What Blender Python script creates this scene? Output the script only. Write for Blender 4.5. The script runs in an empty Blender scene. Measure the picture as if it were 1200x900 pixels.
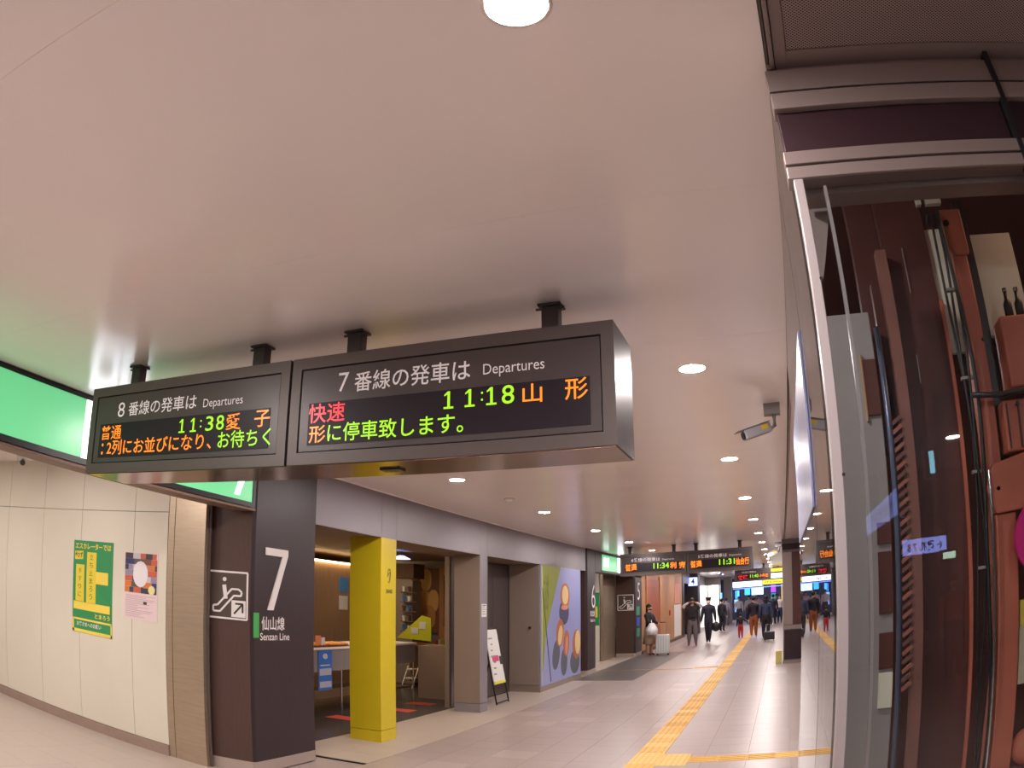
import bpy, bmesh, math, random
from mathutils import Matrix, Vector
random.seed(7)
S = bpy.context.scene
COL = S.collection
# ------------------------------------------------------------------ camera
cd = bpy.data.cameras.new('camera'); cam = bpy.data.objects.new('camera', cd); COL.objects.link(cam); S.camera = cam
cd.type = 'PANO'; cd.panorama_type = 'FISHEYE_LENS_POLYNOMIAL'; cd.sensor_width = 36; cd.fisheye_fov = math.radians(180)
cd.fisheye_polynomial_k0 = 0
cd.fisheye_polynomial_k1 = -0.03613258404876997; cd.fisheye_polynomial_k2 = -5.1906284192286777e-05
cd.fisheye_polynomial_k3 = 1.0714538737927298e-06; cd.fisheye_polynomial_k4 = -1.8861663115584396e-07
cd.clip_start = 0.01; cd.clip_end = 200
cam.matrix_world = Matrix.Translation((0, 0, 1.7)) @ Matrix(((0.9414388110856743, 0.09402994017399137, 0.32380755910334713),
    (0.33718386372379233, -0.2627762905915632, -0.9040219373152586), (8.382056495639842e-05, 0.9602640217428818, -0.2790931771296084))).to_4x4()
# ------------------------------------------------------------------ world and exposure
w = bpy.data.worlds.new('world'); S.world = w; w.use_nodes = True
w.node_tree.nodes['Background'].inputs[0].default_value = (0.02, 0.02, 0.03, 1)
w.node_tree.nodes['Background'].inputs[1].default_value = 0.3
S.view_settings.view_transform = 'Standard'; S.view_settings.look = 'None'; S.view_settings.gamma = 1
S.view_settings.exposure = 1.2
LAMP = 330.0        # emission of the concourse downlights
CEIL = 2.98

# ------------------------------------------------------------------ materials
def lin(c):
    return tuple(((v/255)/12.92 if v/255 <= 0.04045 else ((v/255+0.055)/1.055)**2.4) for v in c) + (1,)
def mat(name, rgb, rough=0.5, metal=0.0, spec=0.5, emit=None, es=0.0, noise=0.0, nscale=8.0, stretch=(1, 1, 1), bump=0.0, coat=0.0):
    m = bpy.data.materials.new(name); m.use_nodes = True; nt = m.node_tree; b = nt.nodes['Principled BSDF']
    b.inputs['Base Color'].default_value = lin(rgb); b.inputs['Roughness'].default_value = rough
    b.inputs['Metallic'].default_value = metal; b.inputs['Specular IOR Level'].default_value = spec
    b.inputs['Coat Weight'].default_value = coat; b.inputs['Coat Roughness'].default_value = 0.08
    if emit: b.inputs['Emission Color'].default_value = lin(emit); b.inputs['Emission Strength'].default_value = es
    if noise or bump:
        tc = nt.nodes.new('ShaderNodeTexCoord'); mp = nt.nodes.new('ShaderNodeMapping'); n = nt.nodes.new('ShaderNodeTexNoise')
        mp.inputs['Scale'].default_value = stretch; n.inputs['Scale'].default_value = nscale; n.inputs['Detail'].default_value = 6
        nt.links.new(tc.outputs['Object'], mp.inputs[0]); nt.links.new(mp.outputs[0], n.inputs['Vector'])
        if noise:
            hs = nt.nodes.new('ShaderNodeMix'); hs.data_type = 'RGBA'
            r = nt.nodes.new('ShaderNodeValToRGB'); r.color_ramp.elements[0].position = 0.3; r.color_ramp.elements[1].position = 0.7
            nt.links.new(n.outputs['Fac'], r.inputs[0]); nt.links.new(r.outputs[0], hs.inputs[0])
            c = lin(rgb); hs.inputs[6].default_value = tuple(v*(1-noise) for v in c[:3])+(1,); hs.inputs[7].default_value = tuple(min(1, v*(1+noise)) for v in c[:3])+(1,)
            nt.links.new(hs.outputs[2], b.inputs['Base Color'])
        if bump:
            bp = nt.nodes.new('ShaderNodeBump'); bp.inputs['Strength'].default_value = bump; bp.inputs['Distance'].default_value = 0.002
            nt.links.new(n.outputs['Fac'], bp.inputs['Height']); nt.links.new(bp.outputs[0], b.inputs['Normal'])
    return m
def glow(name, rgb, s, base=(20, 20, 20)):
    return mat(name, base, 0.3, emit=rgb, es=s)
def glass_mat(name, tint):
    m = bpy.data.materials.new(name); m.use_nodes = True; nt = m.node_tree; nt.nodes.clear()
    o = nt.nodes.new('ShaderNodeOutputMaterial'); mx = nt.nodes.new('ShaderNodeMixShader'); t = nt.nodes.new('ShaderNodeBsdfTransparent')
    g = nt.nodes.new('ShaderNodeBsdfGlossy'); f = nt.nodes.new('ShaderNodeFresnel'); ge = nt.nodes.new('ShaderNodeNewGeometry')
    mi = nt.nodes.new('ShaderNodeMix'); mi.inputs[2].default_value = 1.5; mi.inputs[3].default_value = 1/1.5
    nt.links.new(ge.outputs['Backfacing'], mi.inputs[0]); nt.links.new(mi.outputs[0], f.inputs['IOR'])
    t.inputs[0].default_value = tint; g.inputs['Roughness'].default_value = 0.01
    nt.links.new(f.outputs[0], mx.inputs[0]); nt.links.new(t.outputs[0], mx.inputs[1]); nt.links.new(g.outputs[0], mx.inputs[2]); nt.links.new(mx.outputs[0], o.inputs[0])
    return m
def perforated(name, rgb, pitch):
    m = mat(name, rgb, 0.55, 0.3); nt = m.node_tree; b = nt.nodes['Principled BSDF']
    tc = nt.nodes.new('ShaderNodeTexCoord'); mp = nt.nodes.new('ShaderNodeMapping'); mp.inputs['Scale'].default_value = (1/pitch, 1/pitch, 0); mp.inputs['Rotation'].default_value = (0, 0, math.pi/4)
    v = nt.nodes.new('ShaderNodeTexVoronoi'); v.inputs['Randomness'].default_value = 0; v.inputs['Scale'].default_value = 1; v.voronoi_dimensions = '2D'
    r = nt.nodes.new('ShaderNodeValToRGB'); r.color_ramp.elements[0].position = 0.28; r.color_ramp.elements[1].position = 0.36
    r.color_ramp.elements[0].color = (0.004, 0.004, 0.005, 1); r.color_ramp.elements[1].color = lin(rgb)
    nt.links.new(tc.outputs['Object'], mp.inputs[0]); nt.links.new(mp.outputs[0], v.inputs['Vector']); nt.links.new(v.outputs['Distance'], r.inputs[0]); nt.links.new(r.outputs[0], b.inputs['Base Color'])
    return m
M = dict(
    ceiling=mat('painted_ceiling_panel', (247, 238, 234), 0.22, noise=0.02, nscale=1.2),
    groove=mat('dark_groove', (90, 80, 76), 0.8),
    grout=mat('floor_grout', (152, 137, 132), 0.5),
    stoneA=mat('floor_stone', (158, 143, 138), 0.33, noise=0.07, nscale=60, bump=0.15),
    stoneB=mat('floor_stone_light', (168, 153, 148), 0.33, noise=0.06, nscale=60),
    stoneC=mat('floor_stone_warm', (155, 140, 135), 0.33, noise=0.08, nscale=60),
    border=mat('border_stone', (172, 159, 148), 0.38, noise=0.05, nscale=50),
    darkfloor=mat('dark_stone', (96, 90, 90), 0.3, noise=0.12, nscale=30),
    shopfloor=mat('shop_dark_floor', (70, 64, 66), 0.25, noise=0.15, nscale=12),
    tact=mat('yellow_tactile', (218, 172, 84), 0.5, noise=0.06, nscale=40),
    tact2=mat('pale_yellow_tactile', (226, 188, 108), 0.5, noise=0.06, nscale=40),
    tact3=mat('deep_yellow_tactile', (204, 152, 66), 0.5, noise=0.06, nscale=40),
    cream=mat('cream_wall_panel', (216, 210, 193), 0.42, noise=0.02, nscale=2),
    steel=mat('brushed_steel', (186, 168, 146), 0.36, 0.75, noise=0.07, nscale=4, stretch=(1, 1, 12), bump=0.1),
    skirting=mat('skirting_stone', (150, 128, 116), 0.4, noise=0.05, nscale=10),
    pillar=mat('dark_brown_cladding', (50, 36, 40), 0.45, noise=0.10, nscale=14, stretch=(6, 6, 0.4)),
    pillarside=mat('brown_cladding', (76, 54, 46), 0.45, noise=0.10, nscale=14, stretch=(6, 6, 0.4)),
    base=mat('pillar_plinth', (168, 152, 142), 0.4),
    yellow=mat('yellow_enamel', (212, 190, 30), 0.38, noise=0.02, nscale=5),
    greywall=mat('grey_wall_panel', (134, 127, 133), 0.42, noise=0.02, nscale=3),
    taupe=mat('taupe_pillar', (140, 124, 112), 0.42, noise=0.02, nscale=3),
    soffit=mat('brown_soffit', (120, 92, 74), 0.5),
    elev=mat('dark_brushed_metal', (128, 120, 120), 0.28, 0.8, noise=0.06, nscale=5, stretch=(8, 8, 0.5)),
    housing=mat('board_housing', (92, 82, 80), 0.42, 0.35, noise=0.02, nscale=4),
    face=mat('board_face', (74, 64, 64), 0.35, 0.1),
    led=mat('led_window', (36, 26, 36), 0.4, spec=0.25),
    under=mat('board_underside', (150, 120, 96), 0.18, 0.85),
    bracket=mat('dark_bracket', (80, 70, 70), 0.45, 0.3),
    white=mat('white_lettering', (226, 220, 218), 0.5, emit=(226, 220, 218), es=0.0),
    black=mat('black_frame', (26, 24, 26), 0.4),
    maroon=mat('maroon_panel', (44, 16, 26), 0.55, noise=0.08, nscale=10),
    darkmaroon=mat('dark_maroon_steel', (82, 40, 34), 0.45, noise=0.12, nscale=8),
    rail=mat('grey_aluminium', (150, 134, 130), 0.4, 0.45),
    post=mat('pale_aluminium', (172, 162, 162), 0.38, 0.3),
    greysteel=mat('grey_interior_panel', (146, 138, 136), 0.45, 0.1),
    orange=mat('faded_orange_steel', (186, 102, 80), 0.5, noise=0.12, nscale=9),
    wood=mat('light_wood', (180, 130, 86), 0.5, noise=0.15, nscale=6, stretch=(8, 8, 0.6)),
    redwood=mat('red_brown_door', (168, 88, 52), 0.45, noise=0.12, nscale=6, stretch=(8, 8, 0.6)),
    darkwood=mat('dark_wood', (92, 66, 52), 0.5, noise=0.15, nscale=6, stretch=(8, 8, 0.6)),
    chrome=mat('chrome', (220, 220, 222), 0.12, 1.0),
    pure=mat('white_enamel', (232, 230, 226), 0.4),
    green=mat('signal_green', (46, 142, 84), 0.45),
    pyellow=mat('poster_yellow', (238, 214, 84), 0.5),
    skin=mat('skin', (212, 166, 140), 0.6), hair=mat('black_hair', (24, 18, 18), 0.6),
    glass=glass_mat('clear_glass', (0.86, 0.88, 0.88, 1)),
    perf=perforated('perforated_metal', (168, 150, 146), 0.0075),
    Lgreen=glow('led_green', (160, 225, 30), 0.62), Lorange=glow('led_orange', (255, 128, 24), 0.75), Lred=glow('led_red', (255, 30, 50), 0.62),
    boxgreen=glow('lit_green_panel', (104, 196, 134), 0.42, (80, 160, 110)), boxwhite=glow('lit_white_panel', (235, 245, 255), 1.5, (200, 200, 200)),
    lamp=glow('lamp_diffuser', (255, 244, 241), LAMP, (240, 240, 240)), lampfar=glow('shop_lamp', (255, 222, 180), 260),
    ring=mat('lamp_ring', (225, 215, 208), 0.35),
)
_cc = {}
def cm(rgb, rough=0.55):
    k = (rgb, rough)
    if k not in _cc: _cc[k] = mat('paint_%d' % len(_cc), rgb, rough)
    return _cc[k]

# ------------------------------------------------------------------ mesh helpers
class MB:
    def __init__(s): s.v = []; s.f = []; s.m = []; s.mats = []
    def mi(s, m):
        if m not in s.mats: s.mats.append(m)
        return s.mats.index(m)
    def add(s, v, f, m):
        n = len(s.v); s.v += [tuple(p) for p in v]; s.f += [tuple(i+n for i in q) for q in f]; s.m += [s.mi(m)]*len(f); return s
    def box(s, x0, x1, y0, y1, z0, z1, m):
        v = [(x, y, z) for x in (x0, x1) for y in (y0, y1) for z in (z0, z1)]
        return s.add(v, [(0, 1, 3, 2), (4, 6, 7, 5), (0, 4, 5, 1), (2, 3, 7, 6), (0, 2, 6, 4), (1, 5, 7, 3)], m)
    def obox(s, mtx, sx, sy, sz, m):
        v = [mtx @ Vector((x*sx/2, y*sy/2, z*sz/2)) for x in (-1, 1) for y in (-1, 1) for z in (-1, 1)]
        return s.add(v, [(0, 1, 3, 2), (4, 6, 7, 5), (0, 4, 5, 1), (2, 3, 7, 6), (0, 2, 6, 4), (1, 5, 7, 3)], m)
    def tube(s, pts, r, m, n=8, caps=True):
        pts = [Vector(p) for p in pts]; rs = r if isinstance(r, (list, tuple)) else [r]*len(pts); rings = []
        for i, p in enumerate(pts):
            d = (pts[min(i+1, len(pts)-1)]-pts[max(i-1, 0)])
            d = d.normalized() if d.length > 1e-9 else Vector((0, 0, 1))
            a = d.orthogonal().normalized() if abs(d.z) < 0.99 else Vector((1, 0, 0)); a = (a-d*a.dot(d)).normalized(); b = d.cross(a)
            rings.append([p+(a*math.cos(2*math.pi*k/n)+b*math.sin(2*math.pi*k/n))*rs[i] for k in range(n)])
        v = [q for g in rings for q in g]; f = [(i*n+k, i*n+(k+1) % n, (i+1)*n+(k+1) % n, (i+1)*n+k) for i in range(len(pts)-1) for k in range(n)]
        if caps: f += [tuple(range(n))[::-1], tuple((len(pts)-1)*n+k for k in range(n))]
        return s.add(v, f, m)
    def ell(s, c, rx, ry, rz, m, nu=12, nv=8, rot=None):
        v = []; f = []
        for j in range(nv+1):
            a = math.pi*j/nv
            for k in range(nu):
                b = 2*math.pi*k/nu; p = Vector((rx*math.sin(a)*math.cos(b), ry*math.sin(a)*math.sin(b), rz*math.cos(a)))
                if rot: p = rot @ p
                v.append(Vector(c)+p)
        for j in range(nv):
            for k in range(nu): f.append((j*nu+k, (j+1)*nu+k, (j+1)*nu+(k+1) % nu, j*nu+(k+1) % nu))
        return s.add(v, f, m)
    def prism(s, pts, face, plane, d0, d1, m):
        """2D polygon (u,v) on a plane; face 'S' looks to -y at y=plane, 'E' looks to +x at x=plane, 'U' looks up at z=plane; d0..d1 outward"""
        P = lambda u, v, d: {'S': (u, plane-d, v), 'E': (plane+d, u, v), 'U': (u, v, plane+d), 'W': (plane-d, -u, v), 'N': (-u, plane+d, v)}[face]
        n = len(pts); v = [P(u, w_, d0) for u, w_ in pts]+[P(u, w_, d1) for u, w_ in pts]
        return s.add(v, [tuple(range(n, 2*n)), tuple(range(n))[::-1]]+[(k, (k+1) % n, n+(k+1) % n, n+k) for k in range(n)], m)
    def build(s, name, parent=None, bevel=0, smooth=False, loc=None):
        me = bpy.data.meshes.new(name); me.from_pydata(s.v, [], s.f)
        for m in s.mats: me.materials.append(m)
        me.polygons.foreach_set('material_index', s.m)
        if smooth: me.polygons.foreach_set('use_smooth', [True]*len(s.f))
        bm = bmesh.new(); bm.from_mesh(me); bmesh.ops.recalc_face_normals(bm, faces=bm.faces); bm.to_mesh(me); bm.free(); me.update()
        o = bpy.data.objects.new(name, me); COL.objects.link(o)
        if loc is not None: o.location = loc
        if parent: setpar(o, parent)
        if bevel:
            b = o.modifiers.new('bevel', 'BEVEL'); b.width = bevel; b.segments = 2; b.limit_method = 'ANGLE'
        return o
def setpar(o, p):
    o.parent = p
    q = p; L = Vector(p.location)
    while q.parent: q = q.parent; 
    o.matrix_parent_inverse = Matrix.Translation(-world_loc(p))
def world_loc(p):
    # every mesh sits in world coordinates: a mesh child has location 0, its empty has the base location
    return Vector(p.location) if p.parent is None else Vector((0, 0, 0))
def tag(o, label=None, cat=None, group=None, kind=None):
    if label: o['label'] = label
    if cat: o['category'] = cat
    if group: o['group'] = group
    if kind: o['kind'] = kind
    return o
def empty(name, loc, label, cat, group=None):
    o = bpy.data.objects.new(name, None); COL.objects.link(o); o.location = loc; o.empty_display_size = 0.1
    return tag(o, label, cat, group)
def copy_tree(o, parent=None):
    c = o.copy(); COL.objects.link(c)
    if parent: c.parent = parent
    for ch in list(o.children): copy_tree(ch, c)
    return c
_tc = {}
def glyphs(body, bold):
    k = (body, bold)
    if k in _tc: return _tc[k]
    c = bpy.data.curves.new('lettering', 'FONT'); c.body = body; c.size = 1; c.resolution_u = 3; c.offset = bold
    o = bpy.data.objects.new('lettering', c); COL.objects.link(o)
    dg = bpy.context.evaluated_depsgraph_get(); me = bpy.data.meshes.new_from_object(o.evaluated_get(dg))
    v = [tuple(p.co) for p in me.vertices]; f = [tuple(p.vertices) for p in me.polygons]
    bpy.data.objects.remove(o); bpy.data.curves.remove(c); bpy.data.meshes.remove(me)
    _tc[k] = (v, f); return v, f
def text(body, face, plane, u0, u1, v0, v1, m, parent, name='lettering', d=0.002, bold=0.0, shear=0.0, mb=None):
    """writing fitted into the box u0..u1, v0..v1 of a plane"""
    v, f = glyphs(body, bold)
    if not v: return None
    xs = [p[0] for p in v]; ys = [p[1] for p in v]; ax, bx, ay, by = min(xs), max(xs), min(ys), max(ys)
    P = lambda u, w_: {'S': (u, plane-d, w_), 'E': (plane+d, u, w_), 'W': (plane-d, -u, w_), 'N': (-u, plane+d, w_)}[face]
    vv = [P(u0+(p[0]-ax)/(bx-ax)*(u1-u0)+shear*((p[1]-ay)/(by-ay)-.5), v0+(p[1]-ay)/(by-ay)*(v1-v0)) for p in v]
    if mb is not None: mb.add(vv, f, m); return None
    b = MB(); b.add(vv, f, m); me = bpy.data.meshes.new(name); me.from_pydata(b.v, [], b.f); me.materials.append(m)
    o = bpy.data.objects.new(name, me); COL.objects.link(o)
    if parent: setpar(o, parent)
    return o
def struct(o): o['kind'] = 'structure'; return o

# ================================================================== SETTING: floor
fl = MB().box(-11, 6, -13, 62, -0.20, -0.012, M['grout']).build('floor'); struct(fl)
def tile_mesh(sx, sy, m, h=0.012):
    b = MB(); e = 0.0006
    b.add([(0, 0, -h), (sx, 0, -h), (sx, sy, -h), (0, sy, -h), (e, e, 0), (sx-e, e, 0), (sx-e, sy-e, 0), (e, sy-e, 0)],
          [(4, 5, 6, 7), (0, 1, 5, 4), (1, 2, 6, 5), (2, 3, 7, 6), (3, 0, 4, 7)], m)
    me = bpy.data.meshes.new('tile'); me.from_pydata(b.v, [], b.f); me.materials.append(m); return me
T = 0.45
tm = [tile_mesh(T-0.0012, T-0.0012, M[k]) for k in ('stoneA', 'stoneA', 'stoneC', 'stoneB')]
bordm = tile_mesh(T-0.0012, T-0.0012, M['border'])
def in_tact(x0, y0, x1, y1):
    def ov(a, b, c, d): return x0 < b-1e-4 and x1 > a+1e-4 and y0 < d-1e-4 and y1 > c+1e-4
    return ov(-1.52, -1.22, 3.5, 50, ) or ov(-1.52, -0.92, 7.55, 8.15) or ov(-0.92, 1.18, 7.7, 8.0) or ov(-2.12, -1.52, 18.6, 18.9)
rest = MB(); cand = []
def add_rest(x0, y0, x1, y1, m): rest.box(x0, x1, y0, y1, -0.012, 0, m)
xs0 = -3.92
nx = range(0, 22)
for j in range(-29, 136):
    y0 = 1.4+j*T
    for i in nx:
        x0 = xs0+i*T
        if x0 > 5.5: continue
        key = random.random(); k = 3 if key > 0.93 else (2 if key > 0.6 else 0)
        m = (M['stoneA'], M['stoneA'], M['stoneC'], M['stoneB'])[k]
        x1, y1 = x0+T-0.002, y0+T-0.002
        if x1 > 0.10 and y1 > 1.55 and y0 < 4.3: continue
        # split round the tactile paving so that nothing overlaps
        if in_tact(x0, y0, x1, y1):
            xsb = sorted({x0, x1}|{c for c in (-1.52, -1.22, -0.92, 1.18, -2.12) if x0 < c < x1}); ysb = sorted({y0, y1}|{c for c in (3.5, 7.55, 8.15, 7.7, 8.0, 18.6, 18.9) if y0 < c < y1})
            for a, b_ in zip(xsb, xsb[1:]):
                for c_, d_ in zip(ysb, ysb[1:]):
                    if not in_tact(a, c_, b_, d_): add_rest(a, c_, b_-0.001, d_-0.001, m)
            continue
        if 4.9 < y0 < 15.5 and x0 < 0.6 and x0 > -3.95: cand.append((x0, y0, k))
        else: add_rest(x0, y0, x1, y1, m)
cand.sort(key=lambda c: (c[1], c[0]))
for n, (x0, y0, k) in enumerate(cand):
    if n < 290:
        o = bpy.data.objects.new('tile', tm[k]); COL.objects.link(o); o.location = (x0, y0, 0); o.parent = fl
    else: add_rest(x0, y0, x0+T-0.002, y0+T-0.002, (M['stoneA'], M['stoneA'], M['stoneC'], M['stoneB'])[k])
tag(rest.build('paving', fl), kind='stuff')
# border stone beside the shop fronts, hall floor, dark entrance mats
bd = MB()
for j in range(21):
    y0 = 6.70+j*0.45; bd.box(-4.46, -3.925, y0, y0+0.447, -0.012, 0.001, M['border'])
    if y0 < 13.8: bd.box(-5.0, -4.463, y0, y0+0.447, -0.012, 0.001, M['border'])
bd.build('border_stone', fl)
hb = MB()
for j in range(20):
    for i in range(8):
        hb.box(-5.4+i*0.185 if i < 0 else -5.4-0.6*(i+1)+0.002, -5.4-0.6*i, -3.2+j*0.45, -3.2+j*0.45+0.448, -0.012, 0, M['border'])
    hb.box(-5.398, -3.925, -3.2+j*0.45, -3.2+j*0.45+0.448, -0.012, 0, M['border'] if j % 5 else M['stoneB'])
hb.build('hall_paving', fl)
MB().box(-4.62, -3.93, 6.668, 6.69, -0.012, 0.004, M['black']).build('expansion_strip', fl)
MB().box(-4.4, -3.1, 16.16, 18.54, -0.006, 0.004, M['darkfloor']).build('entrance_mat', fl)
MB().box(-4.4, -3.1, 18.62, 24.7, -0.006, 0.004, M['darkfloor']).build('entrance_mat', fl)
MB().box(-8.0, -4.4, 16.9, 24.7, -0.012, 0.002, M['border']).build('hall_paving', fl)
MB().box(-4.4, -2.13, 18.545, 18.615, -0.006, 0.008, mat('brass_strip', (240, 206, 130), 0.25, 0.9)).build('threshold_strip', fl)
MB().box(-9.5, -5.0, 6.7, 15.4, -0.012, 0.001, M['shopfloor']).build('shop_paving', fl)
# tactile paving: each tile its own piece, with raised bars or studs
def tact_mesh(m, dots):
    b = MB(); b.box(0, 0.297, 0, 0.297, -0.012, 0.002, m)
    if dots:
        for i in range(5):
            for j in range(5):
                cx, cy = 0.03+i*0.059, 0.03+j*0.059
                b.add([(cx-.014, cy-.014, .002), (cx+.014, cy-.014, .002), (cx+.014, cy+.014, .002), (cx-.014, cy+.014, .002), (cx-.008, cy-.008, .007), (cx+.008, cy-.008, .007), (cx+.008, cy+.008, .007), (cx-.008, cy+.008, .007)], [(4, 5, 6, 7), (0, 1, 5, 4), (1, 2, 6, 5), (2, 3, 7, 6), (3, 0, 4, 7)], m)
    else:
        for i in range(4): b.box(0.027+i*0.07, 0.05+i*0.07, 0.01, 0.287, 0.002, 0.007, m)
    me = bpy.data.meshes.new('tactile_tile'); me.from_pydata(b.v, [], b.f); me.materials.append(m); return me
TL = [tact_mesh(M[k], False) for k in ('tact', 'tact2', 'tact3')]; TD = [tact_mesh(M[k], True) for k in ('tact2', 'tact', 'tact3')]
def ttile(x, y, me, rot=0):
    o = bpy.data.objects.new('tactile_tile', me); COL.objects.link(o); o.parent = fl
    o.location = (x, y, 0) if not rot else (x, y+0.3, 0); o.rotation_euler = (0, 0, -math.pi/2 if rot else 0)
for k in range(15, 170):
    y = -0.75+k*0.3
    if y < 3.5: continue
    q = random.random(); r = TL[0] if q < .6 else TL[1] if q < .88 else TL[2]
    if abs(y-7.65) < 0.2 or abs(y-7.95) < 0.2 or abs(y-18.75) < 0.16: r = TD[0]
    ttile(-1.52, y, r)
for k in range(2): ttile(-1.22, 7.55+k*0.3, TD[0])
for k in range(7):
    q = random.random(); ttile(-0.92+k*0.3, 7.7, TL[0] if q < .5 else TL[1] if q < .85 else TL[2], 1)
for k in range(2): ttile(-2.12+k*0.3, 18.6, TL[1], 1)

# ================================================================== SETTING: ceiling
ce = MB().box(-11, 6, -13, 62, CEIL+0.012, CEIL+0.2, M['groove']).build('ceiling'); struct(ce)
cpan = []
def cpanel(x0, x1, y0, y1, m=None, name='ceiling_panel'):
    g = 0.0005
    return MB().box(x0+g, x1-g, y0+g, y1-g, CEIL, CEIL+0.012, m or M['ceiling']).build(name, ce)
for k in range(-9, 42):
    y0 = 0.75+k*1.475; cpanel(-4.4, 0.116, y0, y0+1.475)
for k in range(-9, 4): cpanel(-11, -4.4, 0.75+k*1.475, 0.75+k*1.475+1.475)
cpanel(-11, -4.4, 16.9, 25); cpanel(-11, -4.4, 25, 62); cpanel(0.142, 6, 4.28, 62)
cpanel(-11, -4.4, 6.6, 16.9)
MB().box(0.13, 6, 1.58, 4.28, CEIL, CEIL+0.012, M['darkmaroon']).build('shop_ceiling', ce)
# perforated metal ceiling right of the edge, near the camera
pf = MB().box(0.175, 3.6, -6, 1.55, CEIL, CEIL+0.010, M['perf']).build('perforated_panel', ce)
MB().box(0.142, 0.173, -6, 1.62, CEIL-0.004, CEIL+0.01, M['rail']).box(0.174, 3.6, 1.551, 1.62, CEIL-0.004, CEIL+0.01, M['rail']).build('panel_border', ce)
MB().box(0.118, 0.124, -13, 62, CEIL-0.006, CEIL+0.012, M['groove']).box(0.126, 0.138, -13, 62, CEIL-0.014, CEIL+0.012, M['rail']).build('ceiling_edge_trim', ce, bevel=0.002)

# ------------------------------------------------------------------ downlights
def downlight(x, y, label, group, lampmat=None, r=0.072, z=CEIL, name='downlight'):
    t = empty(name, (x, y, z), label, 'light', group)
    b = MB(); n = 24; v = []; f = []
    prof = [(r*1.0, -0.001), (r*1.12, -0.004), (r*1.16, 0.0)]
    for rr, dz in prof:
        for k in range(n): v.append((x+rr*math.cos(2*math.pi*k/n), y+rr*math.sin(2*math.pi*k/n), z+dz))
    for j in range(2):
        for k in range(n): f.append((j*n+k, j*n+(k+1) % n, (j+1)*n+(k+1) % n, (j+1)*n+k))
    b.add(v, f, M['ring']); b.build('trim_ring', t, smooth=True)
    d = MB(); d.add([(x+r*math.cos(2*math.pi*k/n), y+r*math.sin(2*math.pi*k/n), z-0.002) for k in range(n)], [tuple(range(n))[::-1]], lampmat or M['lamp'])
    me = bpy.data.meshes.new('diffuser'); me.from_pydata(d.v, [], d.f); me.materials.append(d.mats[0]); o = bpy.data.objects.new('diffuser', me); COL.objects.link(o); setpar(o, t)
    return t
ordw = ['first', 'second', 'third', 'fourth', 'fifth', 'sixth', 'seventh', 'eighth', 'ninth', 'tenth', 'eleventh', 'twelfth', 'thirteenth', 'fourteenth', 'fifteenth']
for k in range(15):
    y = 1.23+2.965*k
    lab = 'large glaring round ceiling downlight at the top edge of the photo' if k == 0 else ('round recessed downlight, %s one going away in the right-hand ceiling row' % ordw[k])
    downlight(-0.43, y, lab, 'right-hand row of ceiling downlights')
    if k >= 1: downlight(-3.2, 1.30+2.985*k, 'round recessed downlight, %s one in the left-hand ceiling row beside the shop fronts' % ordw[k-1], 'left-hand row of ceiling downlights')
for k, (x, y) in enumerate([(-0.43, -1.7), (-3.2, -1.7), (-3.2, 1.3), (-0.43, -4.7), (-3.2, -4.7), (-0.43, -7.7), (-3.2, -7.7), (-1.8, -1.7), (-1.8, -3.2), (-5.5, -3.2), (1.8, -4.0), (1.8, -1.2), (-8.5, -3.2)]):  # rows continued unseen; some lamps off the rows are added to brighten the ceiling
    downlight(x, y, 'unseen round recessed downlight behind the viewpoint, rows plus added extras, %s of them' % ordw[k], 'downlights behind the viewpoint')
for k, (x, y) in enumerate([(-6.2, 1.0), (-6.2, 3.6), (-8.6, 3.6), (-8.6, 1.0)]):
    downlight(x, y, 'round recessed downlight in the platform hall ceiling left of the photo, %s one' % ordw[k], 'downlights of the platform hall')
for k, (x, y) in enumerate([(2.3, 7.5), (2.3, 12.5), (2.3, 20)]):
    downlight(x, y, 'round recessed downlight over the side passage behind the glass corner, %s one going away' % ordw[k], 'downlights of the side passage')
downlight(-6.0, 19.6, 'round recessed downlight in the hall past the cake mural', 'downlights of the second hall')

# ================================================================== walls
# left bulkhead: lightbox part over the platform hall
wl = MB().box(-4.62, -4.405, -12, 5.49, 2.47, CEIL, M['black']).box(-4.62, -4.40, -12, 5.49, 2.45, 2.47, M['soffit']).build('wall_left'); struct(wl)
fa = wl
for y0, y1 in ((6.48, 7.85), (7.85, 8.22), (8.22, 10.87), (10.87, 11.18), (11.18, 13.83), (13.83, 14.85), (14.85, 15.85), (15.85, 17.2)):
    MB().box(-4.42, -4.40, y0+0.002, y1-0.002, 2.45, CEIL-0.001, M['greywall']).build('fascia_panel', fa)
MB().box(-4.86, -4.422, 6.48, 17.2, 2.455, CEIL, M['greywall']).box(-5.1, -4.425, 6.48, 13.9, 2.448, 2.454, M['soffit']).build('bulkhead', fa)
MB().box(-4.405, -4.385, 6.48, 17.2, CEIL-0.012, CEIL, M['ceiling']).build('shadow_trim', fa)
MB().box(-4.62, -4.40, 18.15, 24.3, 2.46, CEIL, M['pillar']).box(-4.62, -4.40, 35.2, 56, 2.46, CEIL, M['greywall']).build('bulkhead', fa)
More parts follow.
